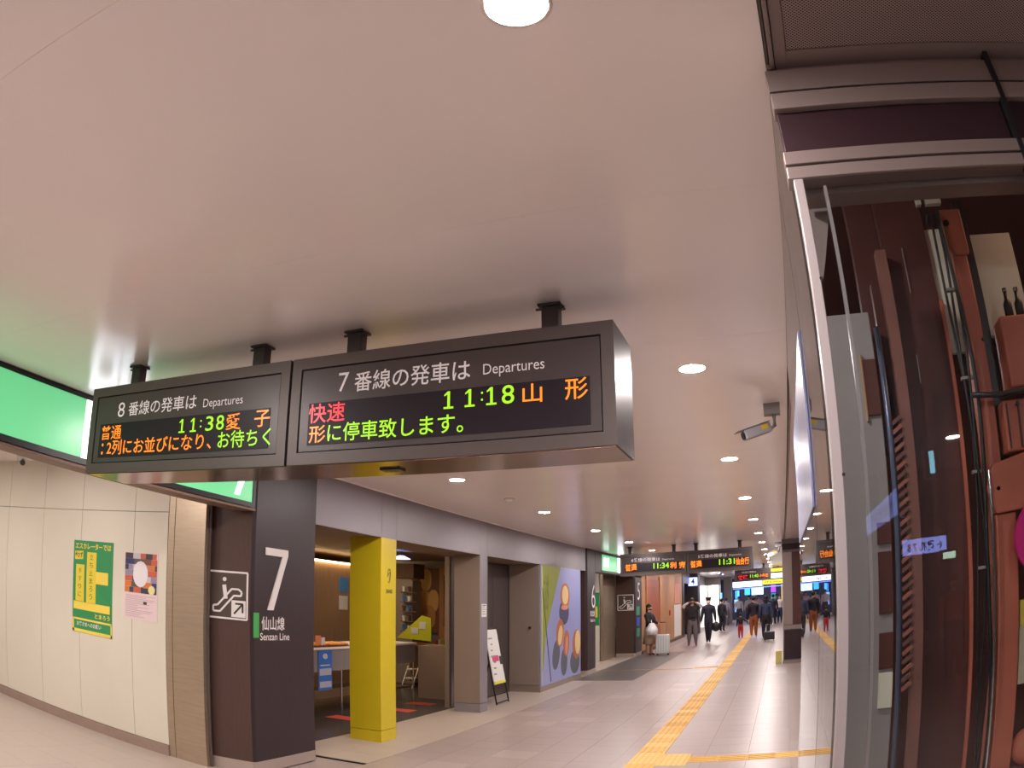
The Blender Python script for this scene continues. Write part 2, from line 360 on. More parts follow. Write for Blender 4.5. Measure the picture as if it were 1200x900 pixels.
# cream wall of the platform hall, in panels with open joints
wc = MB().box(-11, -5.36, 5.30, 5.33, 0, CEIL, M['groove']).build('wall_hall'); struct(wc)
js = [-5.33, -5.84, -6.76, -7.56, -8.42, -9.3, -10.2, -11.0]
for a, b_ in zip(js, js[1:]):
    MB().box(b_+0.003, a-0.003, 5.28, 5.30, 0.115, 2.405, M['cream']).build('wall_panel', wc)
    MB().box(b_+0.003, a-0.003, 5.28, 5.30, 2.411, CEIL, M['cream']).build('wall_panel', wc)
for k in range(6): MB().box(-5.33-0.95*(k+1)+0.003, -5.33-0.95*k, 5.265, 5.30, 0, 0.11, M['skirting']).build('skirting_tile', wc)
MB().box(-5.326, -5.243, 5.282, 5.34, 0, 2.75, M['steel']).box(-5.238, -4.83, 5.285, 5.34, 0, 2.75, M['steel']).box(-4.829, -4.80, 5.33, 5.34, 0, 2.75, M['groove']).build('steel_jamb', wc)
# pillar with the 7
def number_pillar(y0, y1, label, z1=CEIL, wide=0.59, front=None):
    t = empty('pillar', (-4.7, (y0+y1)/2, 0), label, 'pillar')
    ch = 0.045
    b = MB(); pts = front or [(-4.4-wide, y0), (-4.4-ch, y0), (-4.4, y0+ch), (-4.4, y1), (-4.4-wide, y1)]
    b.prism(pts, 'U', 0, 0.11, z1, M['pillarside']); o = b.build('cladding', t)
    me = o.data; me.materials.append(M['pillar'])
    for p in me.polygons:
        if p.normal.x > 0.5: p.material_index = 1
    MB().prism([(u+.003, v_-.003) for u, v_ in pts], 'U', 0, 0, 0.11, M['base']).build('plinth', t)
    return t
p7 = number_pillar(5.49, 6.48, 'dark brown pillar with a large white 7 beside the cream hall wall', front=[(-4.884, 5.369), (-4.42, 5.476), (-4.4, 5.51), (-4.4, 6.48), (-4.884, 6.48)])
def bars(segs, face, plane, th, m, d0, d1, mb):
    for (a, b_) in segs:
        a = Vector((a[0], a[1])); b2 = Vector((b_[0], b_[1])); d = (b2-a).normalized(); n = Vector((-d.y, d.x))*th/2
        mb.prism([tuple(a-n), tuple(b2-n), tuple(b2+n), tuple(a+n)], face, plane, d0, d1, m)
def seven(y0, y1, z0, z1, par):
    w_ = 0.058
    MB().prism([(y0, z1), (y1, z1), (y1, z1-w_), (y0+0.13, z0), (y0+0.045, z0), (y1-0.085, z1-w_-0.012), (y0, z1-w_-0.012)][::-1], 'E', -4.4, 0, 0.012, M['white']).build('numeral', par)
seven(5.66, 6.01, 1.56, 2.14, p7)
text('仙山線', 'E', -4.4, 5.62, 5.98, 1.37, 1.50, M['white'], p7, bold=0.012)
text('Senzan Line', 'E', -4.4, 5.60, 6.06, 1.275, 1.345, M['white'], p7, bold=0.012)
MB().prism([(5.50, 1.30), (5.575, 1.30), (5.575, 1.53), (5.50, 1.53)], 'E', -4.4, 0, 0.008, mat('line_green', (70, 168, 84), 0.5)).build('line_colour_plate', p7)
def escalator_sign(x0, x1, z0, z1, yf, par):
    pl = MB().box(x0, x1, yf-0.008, yf-0.001, z0, z1, cm((74, 62, 52))).build('pictogram_plate', par)
    b = MB(); W = x1-x0; H = z1-z0; Pn = lambda u, v: (x0+u*W, z0+v*H)
    def seg(a, c, th): bars([(Pn(*a), Pn(*c))], 'S', yf-0.008, th, M['white'], 0, 0.004, b)
    t_ = 0.03*W/0.42*0.6
    for a, c in (((0, 0), (1, 0)), ((1, 0), (1, 1)), ((1, 1), (0, 1)), ((0, 1), (0, 0))): seg(a, c, 0.018*W/.42)
    for a, c in (((0.12, 0.14), (0.3, 0.14)), ((0.3, 0.14), (0.66, 0.5)), ((0.66, 0.5), (0.84, 0.5)), ((0.84, 0.5), (0.86, 0.58)), ((0.86, 0.58), (0.78, 0.64)), ((0.78, 0.64), (0.6, 0.64)), ((0.6, 0.64), (0.24, 0.28)), ((0.24, 0.28), (0.12, 0.26)), ((0.12, 0.26), (0.12, 0.14))): seg(a, c, t_)
    seg((0.40, 0.72), (0.45, 0.42), 0.05*W/.42*.8)
    c0 = Pn(0.41, 0.84); b.prism([(c0[0]+0.05*W*math.cos(a*math.pi/5), c0[1]+0.05*W*math.sin(a*math.pi/5)) for a in range(10)], 'S', yf-0.008, 0, 0.004, M['white'])
    b.prism([Pn(0.6, 0.04), Pn(0.96, 0.04), Pn(0.96, 0.4), Pn(0.6, 0.4)], 'S', yf-0.008, 0, 0.004, M['white'])
    bars([(Pn(.67, .11), Pn(.88, .32)), (Pn(.7, .33), Pn(.9, .33)), (Pn(.89, .33), Pn(.89, .14))], 'S', yf-0.012, t_, cm((60, 50, 44)), 0, 0.003, b)
    o = b.build('pictogram', pl); return pl, o
for o in escalator_sign(-4.85, -4.445, 1.456, 1.883, 5.47, p7):   # this face of the pillar is turned 13 degrees
    o.data.transform(Matrix.Translation((-4.445, 5.47, 0)) @ Matrix.Rotation(math.radians(12.95), 4, 'Z') @ Matrix.Translation((4.445, -5.47, 0)))

# green lightboxes over the halls
def lightbox(segs, z0, z1, label, x=-4.4):
    t = empty('lightbox_sign', (x, segs[0][0], z0), label, 'sign')
    y0, y1 = segs[0][0], segs[-1][1]
    MB().box(x-0.004, x+0.012, y0-0.03, y1+0.03, z1, z1+0.03, M['black']).box(x-0.004, x+0.012, y0-0.03, y1+0.03, z0-0.045, z0, M['black']).box(x-0.004, x+0.012, y1, y1+0.03, z0, z1, M['black']).build('frame', t)
    for a, b_, k in segs: MB().box(x-0.004, x+0.004, a+0.003, b_-0.003, z0, z1, M[k]).build('lit_panel', t)
    return t
lb = lightbox([(-1.5, 1.6, 'boxgreen'), (1.6, 3.375, 'boxgreen'), (3.375, 3.66, 'boxwhite'), (3.68, 3.98, 'boxwhite'), (3.98, 5.43, 'boxgreen')], 2.52, 2.94, 'long lit green sign box under the ceiling behind the near departure board')
gl = M['boxwhite']
MB().prism([(5.12, 2.85), (5.34, 2.85), (5.34, 2.79), (5.24, 2.56), (5.17, 2.56), (5.26, 2.79), (5.12, 2.79)][::-1], 'E', -4.396, 0, 0.004, gl).build('numeral', lb)
text('線', 'E', -4.396, 4.82, 5.0, 2.64, 2.84, gl, lb, d=0.003, bold=0.02)
MB().box(-4.393, -4.388, 3.45, 3.58, 2.66, 2.80, M['green']).build('pictogram', lb); MB().box(-4.393, -4.388, 3.76, 3.90, 2.66, 2.80, M['green']).build('pictogram', lb)
lb2 = lightbox([(18.85, 20.7, 'boxgreen'), (20.7, 21.5, 'boxwhite')], 2.52, 2.92, 'small lit green and white sign box left of the second departure board')
text('乗り場', 'E', -4.396, 19.05, 19.6, 2.6, 2.86, gl, lb2, d=0.003, bold=0.02)

# posters on the cream wall
def sheet(name, x0, x1, z0, z1, y, m, label, cat='poster', group=None):
    return tag(MB().box(x0, x1, y-0.004, y, z0, z1, m).build(name), label, cat, group)
YP = 5.28
po = sheet('poster', -6.885, -6.165, 1.075, 2.075, YP, M['green'], 'tall green and yellow poster taped to the cream wall left of the pillar')
b = MB(); pyf = YP-0.004; PP = lambda u, v: (-6.885+u*0.72, 1.075+v*1.0)
def pq(mb, u0, u1, v0, v1, m, d=0.002, sk=0): mb.prism([PP(u0, v0+sk), PP(u1, v0), PP(u1, v1), PP(u0, v1+sk)], 'S', pyf, 0, d, m)
y_ = M['pyellow']; y2 = cm((226, 206, 60))
pq(b, 0.08, 0.30, 0.34, 0.74, y2); pq(b, 0.36, 0.60, 0.33, 0.88, y2); pq(b, 0.60, 0.90, 0.55, 0.68, y_); pq(b, 0.03, 0.95, 0.25, 0.335, y_)
pq(b, 0.0, 1.0, 0.0, 0.035, y_); pq(b, 0.0, 0.04, 0.0, 0.15, y_); pq(b, 0.97, 1, 0.0, 0.15, y_); pq(b, 0, 1, 0.135, 0.155, y_); pq(b, 0.04, 0.26, 0.80, 0.89, y2, sk=-0.01)
b.build('printed_shapes', po)
text('エスカレーターでは', 'S', pyf, -6.85, -6.20, 1.985, 2.05, M['pyellow'], po, 'print', 0.002, 0.02)
text('歩かず', 'S', pyf-.002, -6.85, -6.71, 1.885, 1.95, cm((30, 70, 40)), po, 'print', 0.001, 0.02)
text('とまろう', 'S', pyf, -6.46, -6.20, 1.255, 1.305, M['pyellow'], po, 'print', 0.002, 0.02)
text('お客さまへのお願い', 'S', pyf, -6.80, -6.35, 1.145, 1.195, M['white'], po, 'print', 0.002, 0.02)
for k, c in enumerate('立ち止まろう'): text(c, 'S', pyf-.002, -6.575, -6.51, 1.875-k*0.085, 1.935-k*0.085, cm((90, 110, 40)), po, 'print', 0.001)
for k, c in enumerate('手すりに'): text(c, 'S', pyf-.002, -6.78, -6.72, 1.72-k*0.085, 1.775-k*0.085, cm((90, 110, 40)), po, 'print', 0.001)
po2 = sheet('poster', -5.965, -5.455, 1.325, 2.0, YP, cm((226, 204, 204)), 'smaller photo collage poster on the cream wall, nearest the steel jamb')
b = MB(); random.seed(3)
PP = lambda u, v: (-5.965+u*0.51, 1.325+v*0.675)
cols = [(52, 58, 110), (196, 96, 70), (92, 84, 80), (70, 60, 60), (196, 190, 196), (120, 74, 60), (150, 140, 160), (60, 64, 72), (206, 120, 60)]
for r in range(7):
    u = 0.02
    while u < 0.96:
        du = random.uniform(0.1, 0.3); u1 = min(0.98, u+du); v0 = 0.40+r*0.084
        pq(b, u, u1, v0, v0+0.082, cm(random.choice(cols))); u = u1
for k in range(14): pq(b, 0.05, random.uniform(.4, .95), 0.04+k*0.024, 0.048+k*0.024, cm((190, 165, 170)))
pq(b, 0.6, 0.7, 0.24, 0.28, cm((60, 50, 50)))
b.prism([(PP(.5, .68)[0]+0.115*math.cos(k*math.pi/8), PP(.5, .68)[1]+0.13*math.sin(k*math.pi/8)) for k in range(16)], 'S', pyf-0.002, 0, 0.002, cm((228, 222, 224)))
b.prism([(PP(.84, .46)[0]+0.05*math.cos(k*math.pi/6), PP(.84, .46)[1]+0.045*math.sin(k*math.pi/6)) for k in range(12)], 'S', pyf-0.002, 0, 0.002, cm((226, 218, 150)))
b.build('printed_photos', po2)
# small hall camera
hc = empty('security_camera', (-7.7, 5.0, CEIL), 'tiny white security camera high on the cream hall wall at the left edge', 'camera')
MB().box(-7.80, -7.60, 4.93, 5.07, CEIL-0.06, CEIL, M['pure']).build('mount', hc, bevel=0.01)
MB().tube([(-7.75, 5.0, CEIL-0.09), (-7.62, 4.92, CEIL-0.11)], 0.035, cm((70, 70, 74))).build('camera_body', hc)

# ================================================================== near departure board
YF, YB = 2.85, 3.20
def board(YF, YB, units, detail=True, name='departure_board', label='', zb=2.30, zt=2.805):
    x0, x1 = units[0][0], units[-1][1]
    t = empty(name, ((x0+x1)/2, (YF+YB)/2, zt), label, 'sign')
    for (a, b_) in units:
        f_ = 0.055; g = 0.0025
        hb = MB(); h = M['housing']
        # front frame as four mitred bars, recessed face, body behind
        hb.box(a+g, b_-g, YF, YF+0.03, zt-f_, zt, h).box(a+g, b_-g, YF, YF+0.03, zb, zb+f_, h).box(a+g, a+f_, YF, YF+0.03, zb+f_, zt-f_, h).box(b_-f_, b_-g, YF, YF+0.03, zb+f_, zt-f_, h)
        hb.box(a+g, b_-g, YF+0.03, YB, zb, zt, h)
        o = hb.build('housing', t)
        MB().box(a+f_+0.006, b_-f_-0.006, YF+0.006, YF+0.029, zb+f_+0.006, zt-f_-0.006, M['face']).build('face_panel', t)
    MB().box(x0+0.01, x1-0.01, YF+0.012, YB-0.012, zb-0.004, zb, M['under']).build('underside', t)
    return t
nb = board(YF, YB, [(-3.655, -2.125), (-2.115, -0.595)], label='large hanging departure board of two units, nearest to the viewpoint')
yf = YF+0.006
for a, b_ in ((-3.545, -2.235), (-2.005, -0.700)):
    MB().box(a, b_, yf-0.003, yf, 2.388, 2.583, M['led']).build('led_window', nb)
W_ = mat('board_lettering', (250, 248, 250), 0.6)
text('7', 'S', yf, -1.850, -1.795, 2.625, 2.713, W_, nb, bold=0.0)
text('番線の発車は', 'S', yf, -1.765, -1.205, 2.617, 2.708, W_, nb, bold=0.008)
text('Departures', 'S', yf, -1.148, -0.885, 2.618, 2.678, W_, nb)
text('8', 'S', yf, -3.392, -3.33, 2.617, 2.702, W_, nb)
text('番線の発車は', 'S', yf, -3.295, -2.738, 2.617, 2.698, W_, nb, bold=0.008)
text('Departures', 'S', yf, -2.688, -2.415, 2.606, 2.664, W_, nb)
yl = yf-0.003
G, O, RR = M['Lgreen'], M['Lorange'], M['Lred']
def led(s, a, b_, z0, z1, m, bold=0.006): text(s, 'S', yl, a, b_, z0, z1, m, nb, 'led_text', 0.0015, bold)
led('快速', -2.003, -1.806, 2.488, 2.578, RR, 0.006)
def led_one(x, z0, z1):
    MB().prism([(x-.022, z0), (x+.022, z0), (x+.022, z0+.008), (x+.006, z0+.008), (x+.006, z1), (x-.004, z1), (x-.02, z1-.014), (x-.02, z1-.02), (x-.005, z1-.012), (x-.005, z0+.008), (x-.022, z0+.008)], 'S', yl, 0, 0.0015, G).build('led_text', nb)
for x in (-1.300, -1.205, -1.110): led_one(x, 2.502, 2.576)
for z in (2.523, 2.552): MB().box(-1.155, -1.147, yl-.0015, yl, z, z+.008, G).build('led_text', nb)
led('8', -1.065, -1.012, 2.50, 2.578, G, 0.004)
led('山', -0.977, -0.895, 2.496, 2.574, O); led('形', -0.801, -0.708, 2.493, 2.58, O)
led('形', -1.995, -1.905, 2.397, 2.477, O); led('に停車致します。', -1.893, -1.232, 2.397, 2.482, G)
led('普通', -3.528, -3.338, 2.490, 2.572, O)
for x in (-2.830, -2.745): led_one(x, 2.496, 2.568)
for z in (2.517, 2.546): MB().box(-2.695, -2.686, yl-.0015, yl, z, z+.008, G).build('led_text', nb)
for s_, a, b_ in (('3', -2.655, -2.6), ('8', -2.58, -2.527)): led(s_, a, b_, 2.495, 2.57, G, 0.004)
led('愛', -2.512, -2.414, 2.491, 2.572, O); led('子', -2.328, -2.231, 2.493, 2.575, O)
led('2列にお並びになり、', -3.46, -2.605, 2.40, 2.486, O); led(':', -3.512, -3.495, 2.405, 2.47, O)
led('お待ちく', -2.560, -2.218, 2.40, 2.487, G)
def hangers(t, xs, yc, zt):
    for x in xs:
        h = MB().box(x-0.052, x+0.052, yc-0.045, yc+0.045, CEIL-0.012, CEIL-0.001, M['bracket']).box(x-0.038, x+0.038, yc-0.03, yc+0.03, zt, CEIL-0.012, M['bracket'])
        o = h.build('hanger', t, bevel=0.003)
        for sx in (-1, 1): MB().tube([(x+sx*0.064, yc-0.02, CEIL-0.02), (x+sx*0.04, yc-0.02, CEIL-0.02)], 0.006, M['bracket'], 6).build('bolt', o)
hangers(nb, (-0.91, -1.885, -2.475, -3.46), 3.05, 2.805)
MB().box(-1.70, -1.60, 3.0, 3.06, 2.288, 2.296, M['black']).build('sensor', nb)
MB().box(-1.25, -1.05, 2.95, 3.05, 2.805, 2.812, M['bracket']).build('top_cap', nb); MB().box(-2.0, -1.85, 2.95, 3.05, 2.805, 2.812, M['bracket']).build('top_cap', nb)
# second board
def far_board(YF, units, rows, label):
    t = board(YF, YF+0.35, units, label=label); y = YF+0.006
    for a, b_ in units: MB().box(a+0.11, b_-0.11, y-0.003, y, 2.388, 2.583, M['led']).build('led_window', t)
    for s_, a, b_, z0, z1, m, bd_ in rows: text(s_, 'S', y-0.003, a, b_, z0, z1, m, t, 'led_text' if m in (G, O, RR) else 'lettering', 0.004, bd_)
    hangers(t, [(u[0]+0.2) for u in units]+[(u[1]-0.3) for u in units], YF+0.2, 2.805)
    return t
yy = 17.45; rows = []
for a in (-3.655, -2.125):
    rows += [('6番線の発車は' if a < -3 else '5番線の発車は', a+0.27, a+0.93, 2.617, 2.70, W_, 0.01), ('Departures', a+0.98, a+1.25, 2.62, 2.665, W_, 0)]
rows += [('普通', -3.53, -3.26, 2.41, 2.575, O, 0.03), ('11:34', -2.88, -2.52, 2.44, 2.57, G, 0.02), ('利 府', -2.50, -2.15, 2.42, 2.575, O, 0.03),
         ('普通', -2.03, -1.77, 2.41, 2.575, O, 0.03), ('11:31', -1.38, -1.02, 2.44, 2.57, G, 0.02), ('仙台行', -1.0, -0.70, 2.41, 2.575, O, 0.03)]
far_board(yy, [(-3.65, -2.13), (-2.12, -0.61)], rows, 'second departure board down the concourse, in front of the escalator pictogram pillar')
far_board(32.0, [(-1.9, -0.38)], [('快速', -1.75, -1.35, 2.38, 2.56, RR, 0.03), ('11:40', -1.25, -0.9, 2.43, 2.57, G, 0.02), ('小牛田', -0.87, -0.5, 2.41, 2.57, O, 0.03), ('4番線の発車は', -1.6, -1.0, 2.64, 2.71, W_, 0.01)], 'small third departure board far down the concourse with red and green text')

# ================================================================== shop fronts
def plain_pillar(y0, y1, m, label, m2=None):
    t = empty('pillar', (-4.6, (y0+y1)/2, 0), label, 'pillar')
    o = MB().box(-4.82, -4.4, y0, y1, 0.146, 2.452, m).build('shaft', t, bevel=0.004)
    if m2:
        o.data.materials.append(m2)
        for p in o.data.polygons:
            if p.normal.x > 0.5: p.material_index = 1
    MB().box(-4.82, -4.4, y0, y1, 0.0, 0.140, m2 or m).build('base_panel', t, bevel=0.003)
    return t
yp = plain_pillar(7.85, 8.22, M['yellow'], 'bright yellow square pillar at the shop front')
b = MB()
for k in range(15):
    a0 = math.radians(200-k*22); a1 = math.radians(200-(k+1)*22); r = 0.045 if k < 7 else 0.06
    bars([((8.04+r*.6*math.cos(a0), 2.02+r*1.6*math.sin(a0)), (8.04+r*.6*math.cos(a1), 2.02+r*1.6*math.sin(a1)))], 'E', -4.4, 0.008, cm((90, 100, 30)), 0, 0.003, b)
bars([((8.0, 2.0), (8.07, 2.06)), ((8.07, 2.06), (8.05, 1.95))], 'E', -4.4, 0.007, cm((90, 100, 30)), 0, 0.003, b)
b.build('emblem', yp)
text('SAND', 'E', -4.4, 7.97, 8.13, 1.80, 1.85, cm((80, 90, 30)), yp, bold=0.02)
tp = plain_pillar(10.87, 11.18, M['taupe'], 'taupe square pillar with a small white notice, behind the sandwich board', M['greywall'])
nt_ = sheet('notice', 0, 1, 0, 1, 0, M['pure'], 'small white paper notice on the taupe pillar', 'notice')
bpy.data.objects.remove(nt_)
nt_ = tag(MB().box(-4.4, -4.396, 10.94, 11.13, 1.50, 1.70, M['pure']).build('notice'), 'small white paper notice on the taupe pillar', 'notice')
b = MB()
for k in range(6): b.box(-4.396, -4.3955, 10.96, 11.11-0.02*(k % 3), 1.53+k*0.025, 1.538+k*0.025, cm((130, 120, 120)))
b.box(-4.396, -4.3955, 10.97, 11.10, 1.672, 1.684, cm((50, 40, 40))).build('print', nt_)
# niche with metal doors
nw = MB().box(-5.12, -5.04, 11.18, 13.9, 0, 2.6, M['taupe']).build('wall_niche'); struct(nw)
for k in range(3): MB().box(-5.04, -5.015, 11.2+k*0.9, 12.09+k*0.9, 0.02, 2.44, M['elev']).build('metal_panel', nw)
wm = MB().box(-5.12, -4.425, 13.84, 16.76, 0, 2.6, M['taupe']).box(-4.425, -4.40, 13.83, 16.76, 0, 0.105, M['taupe']).box(-5.0, -4.421, 13.82, 13.835, 0.15, 2.45, M['taupe']).build('wall_mural'); struct(wm)
MB().tube([(-4.60, 13.82, 1.25), (-4.60, 13.80, 1.25)], 0.025, M['black'], 10).build('wall_button', wm)
# cake mural: one flat panel with printed shapes
mu = tag(MB().box(-4.42, -4.398, 13.87, 16.74, 0.11, 2.45, cm((150, 156, 206), 0.35)).build('mural_panel'), 'large lilac mural of falling filled cakes with an olive green corner', 'mural')
b = MB(); X0 = -4.398
b.prism([(13.9, 2.45), (15.18, 2.45), (14.19, 1.17), (13.98, 0.4), (13.9, 0.4)][::-1], 'E', X0, 0, 0.001, cm((140, 148, 60)))
bars([((13.93, 2.42), (13.93, 0.13))], 'E', X0, 0.035, cm((206, 208, 110)), 0.001, 0.002, b)
bars([((13.95, 2.0), (14.5, 0.14))], 'E', X0, 0.04, cm((44, 54, 44)), 0.001, 0.0025, b)
def oval(cy, cz, ry, rz, rot, m, d):
    pts = []
    for k in range(20):
        a = 2*math.pi*k/20; u, v = ry*math.cos(a), rz*math.sin(a); pts.append((cy+u*math.cos(rot)-v*math.sin(rot), cz+u*math.sin(rot)+v*math.cos(rot)))
    b.prism(pts, 'E', X0, 0, d, m)
dk, br, crm, pk = cm((70, 72, 104)), cm((176, 104, 62)), cm((226, 196, 142)), cm((214, 140, 112))
dk2 = cm((92, 96, 110))
oval(15.42, 1.52, 0.36, 0.26, 0, dk, 0.001); oval(15.50, 1.86, 0.34, 0.27, 0, br, 0.002); oval(15.50, 1.88, 0.24, 0.20, 0, crm, 0.003); oval(15.46, 1.62, .26, .05, 0, pk, 0.0025)
oval(14.85, 0.66, 0.24, 0.32, -0.5, dk2, 0.001); oval(15.12, 1.10, 0.26, 0.30, -0.5, br, 0.002); oval(15.14, 1.05, 0.15, 0.22, -0.5, crm, 0.003)
oval(15.42, 0.48, 0.24, 0.30, -0.2, dk2, 0.001); oval(15.58, 0.86, 0.22, 0.28, -0.2, br, 0.002); oval(15.60, 0.82, 0.10, 0.2, -0.2, pk, 0.003)
oval(16.26, 0.42, 0.38, 0.27, 0, dk2, 0.001); oval(16.4, 0.80, 0.34, 0.33, 0, br, 0.002); oval(16.48, 0.84, 0.22, 0.27, 0, crm, 0.003)
b.build('printed_cakes', mu)
text('ずんだ餅', 'E', X0, 14.06, 14.34, 1.55, 2.3, cm((80, 90, 30)), mu, 'print', 0.002)
# sandwich board
sb = empty('sandwich_board', (-4.6, 12.1, 0), 'white sandwich board on black legs standing behind the taupe pillar', 'sign')
def lean(u, v, side=1):   # u along y, v up the slope
    x = -4.50-(v/1.30)*0.24 if side == 1 else -4.98+(v/1.30)*0.24
    return Vector((x, 11.84+u*0.56, v))
b = MB()
for s_ in (1, -1):
    for u in (0, 1): b.tube([lean(u, 0, s_), lean(u, 1.29, s_)], 0.014, M['black'], 6)
    b.tube([lean(0, 0.03, s_), lean(1, 0.03, s_)], 0.012, M['black'], 6); b.tube([lean(0, 1.28, s_), lean(1, 1.28, s_)], 0.014, M['black'], 6)
b.build('frame', sb)
def lq(mb, u0, u1, v0, v1, off, m):
    n = Vector((1.30, 0, 0.24)).normalized()*off
    v = [lean(u0, v0)+n, lean(u1, v0)+n, lean(u1, v1)+n, lean(u0, v1)+n]; w2 = [p-Vector((0.012, 0, 0)) for p in v]
    mb.add(v+w2, [(0, 1, 2, 3), (7, 6, 5, 4), (0, 4, 5, 1), (1, 5, 6, 2), (2, 6, 7, 3), (3, 7, 4, 0)], m)
b = MB(); lq(b, 0.04, 0.96, 0.34, 1.26, 0.018, M['pure']); b.build('panel', sb)
b = MB(); lq(b, 0.04, 0.96, 0.34, 0.39, 0.022, cm((226, 220, 80))); lq(b, 0.22, 0.72, 0.72, 0.82, 0.022, cm((214, 70, 120))); lq(b, 0.78, 0.94, 0.66, 0.80, 0.022, cm((60, 60, 60)))
for k in range(7): lq(b, 0.15+0.07*(k % 3), 0.35+0.06*(k % 4), 0.50+k*0.1, 0.525+k*0.1, 0.022, cm((150, 150, 146)))
b.build('print', sb)

# shop interior
ws = MB().box(-9.7, -9.5, 6.5, 15.5, 0, 2.6, M['darkwood']).build('wall_shop'); struct(ws)
wb = MB().box(-9.5, -5.12, 15.0, 15.2, 0, 2.6, M['greysteel']).build('wall_shop_end'); struct(wb)
MB().box(-9.5, -5.0, 6.42, 6.52, 0, 2.6, M['darkwood']).build('shop_side', ws)
MB().box(-8.3, -8.2, 6.52, 15, 0, 2.42, mat('shop_backboard', (140, 112, 88), .55, noise=.12, nscale=5, stretch=(6, 6, .5))).build('backboard', ws)
MB().box(-9.5, -5.12, 6.5, 15.4, 2.6, 2.66, M['soffit']).build('shop_soffit', ws)
st = tag(MB().box(-8.19, -8.13, 7, 14.9, 2.41, 2.44, glow('warm_strip', (255, 214, 150), 5)).build('light_strip'), 'warm light strip glowing along the top of the shop back wall', 'light')
for k, (x, y) in enumerate([(-5.9, 7.8), (-5.9, 10.3), (-7.0, 12.8), (-7.2, 9.4)]):
    downlight(x, y, 'small warm spotlight in the shop ceiling hidden behind the grey fascia, %s one' % ordw[k], 'shop spotlights', M['lampfar'], 0.05, 2.598, 'spotlight')
ct = empty('counter', (-6.1, 9.2, 0), 'grey shop counter with thin metal legs behind the yellow pillar', 'counter')
MB().box(-6.85, -6.06, 8.6, 12.1, 0.965, 1.0, M['pure']).build('counter_top', ct, bevel=0.004)
for k in range(3): MB().box(-6.12, -6.09, 8.6+k*1.167, 8.6+k*1.167+1.16, 0.645, 0.963, M['greysteel']).build('front_panel', ct)
for y in (9.72, 8.7, 11.0, 12.05): MB().tube([(-6.11, y, 0), (-6.11, y, 0.645)], 0.014, M['chrome'], 8).build('leg', ct)
for y in (8.7, 12.05): MB().tube([(-6.8, y, 0), (-6.8, y, 0.965)], 0.014, M['chrome'], 8).build('leg', ct)
MB().box(-6.8, -6.15, 8.7, 12.0, 0.2, 0.225, M['darkwood']).build('lower_shelf', ct)
# pastries laid in a tray
tr = tag(MB().box(-6.45, -6.08, 8.75, 9.95, 1.0, 1.012, M['darkwood']).box(-6.45, -6.44, 8.75, 9.95, 1.012, 1.03, M['darkwood']).build('pastry_tray'), 'dark wooden tray of pastries on the shop counter', 'tray')
pm = None
random.seed(5); pastry_m = mat('baked_crust', (222, 132, 56), 0.5, noise=0.35, nscale=25)
for i in range(14):
    for j in range(3):
        if pm is None:
            pb = MB(); pb.ell((0, 0, 0.022), 0.055, 0.03, 0.022, pastry_m, 10, 6); pb.tube([(-0.03, -0.022, 0.035), (-0.015, 0.02, 0.04)], 0.006, cm((246, 196, 120)), 5); pb.tube([(0.01, -0.024, 0.038), (0.025, 0.02, 0.036)], 0.006, cm((246, 196, 120)), 5)
            o = pb.build('pastry', smooth=True); pm = o
        else: o = pm.copy(); COL.objects.link(o)
        o.location = (-6.14-j*0.115, 8.82+i*0.082, 1.012); o.rotation_euler = (0, 0, random.uniform(-0.2, 0.2))
        tag(o, 'golden brown pastry lying in the dark tray on the counter', 'pastry', 'pastries in the counter tray')
bp_ = tag(MB().box(-6.085, -6.078, 9.07, 9.42, 0.37, 0.95, cm((60, 120, 214))).build('poster'), 'blue and white payment poster hanging on the counter front', 'poster')
text('e', 'E', -6.078, 9.18, 9.30, 0.83, 0.91, M['pure'], bp_, 'print', 0.002, 0.03)
MB().box(-6.078, -6.076, 9.10, 9.40, 0.59, 0.69, cm((190, 196, 214))).box(-6.078, -6.076, 9.10, 9.40, 0.41, 0.50, cm((190, 196, 214))).box(-6.078, -6.076, 9.12, 9.36, 0.73, 0.745, M['pure']).build('print', bp_)
tag(MB().box(-6.12, -6.10, 9.05, 9.17, 1.03, 1.17, cm((226, 140, 100))).box(-6.12, -6.10, 9.18, 9.27, 1.03, 1.14, M['pure']).build('price_card'), 'orange and white price cards standing behind the pastries', 'card')
# bits on the backboard left of the yellow pillar
tag(MB().box(-8.2, -8.18, 12.95, 13.25, 1.85, 2.15, cm((70, 130, 200))).box(-8.2, -8.18, 12.95, 13.25, 1.5, 1.78, cm((206, 206, 214))).build('menu_card'), 'blue and white menu cards on the shop back wall', 'card')
MB().box(-6.66, -6.56, 14.9, 14.99, 0, 2.6, M['wood']).build('wood_post', wb)
tag(MB().box(-6.95, -6.66, 14.90, 14.99, 0.9, 2.5, M['wood']).box(-6.84, -6.82, 14.88, 14.90, 1.2, 2.3, M['darkwood']).build('wooden_partition'), 'light wooden partition at the far end of the shop', 'partition')
mr = tag(MB().box(-7.62, -6.97, 14.94, 15.0, 1.05, 2.45, cm((122, 84, 60))).build('bread_picture'), 'tall picture of pale bread rolls on the shop end wall', 'picture')
b = MB()
for (x, z, rx, rz, c) in ((-7.28, 2.2, .13, .24, (226, 178, 108)), (-7.35, 1.72, .18, .26, (206, 150, 86)), (-7.10, 1.75, .12, .24, (220, 176, 110)), (-7.22, 1.40, .17, .26, (196, 140, 80)), (-7.5, 1.35, .12, .22, (170, 112, 62))):
    b.prism([(x+rx*math.cos(k*math.pi/8), z+rz*(abs(math.sin(k*math.pi/8))**0.7)*(1 if k < 9 else -1)) for k in range(16)], 'S', 14.94, 0, 0.004+0.001*len(b.f)/30, cm(c))
b.build('printed_rolls', mr)
rk = empty('display_rack', (-7.6, 14.3, 0), 'grey metal display rack of blue cups right behind the yellow pillar', 'rack')
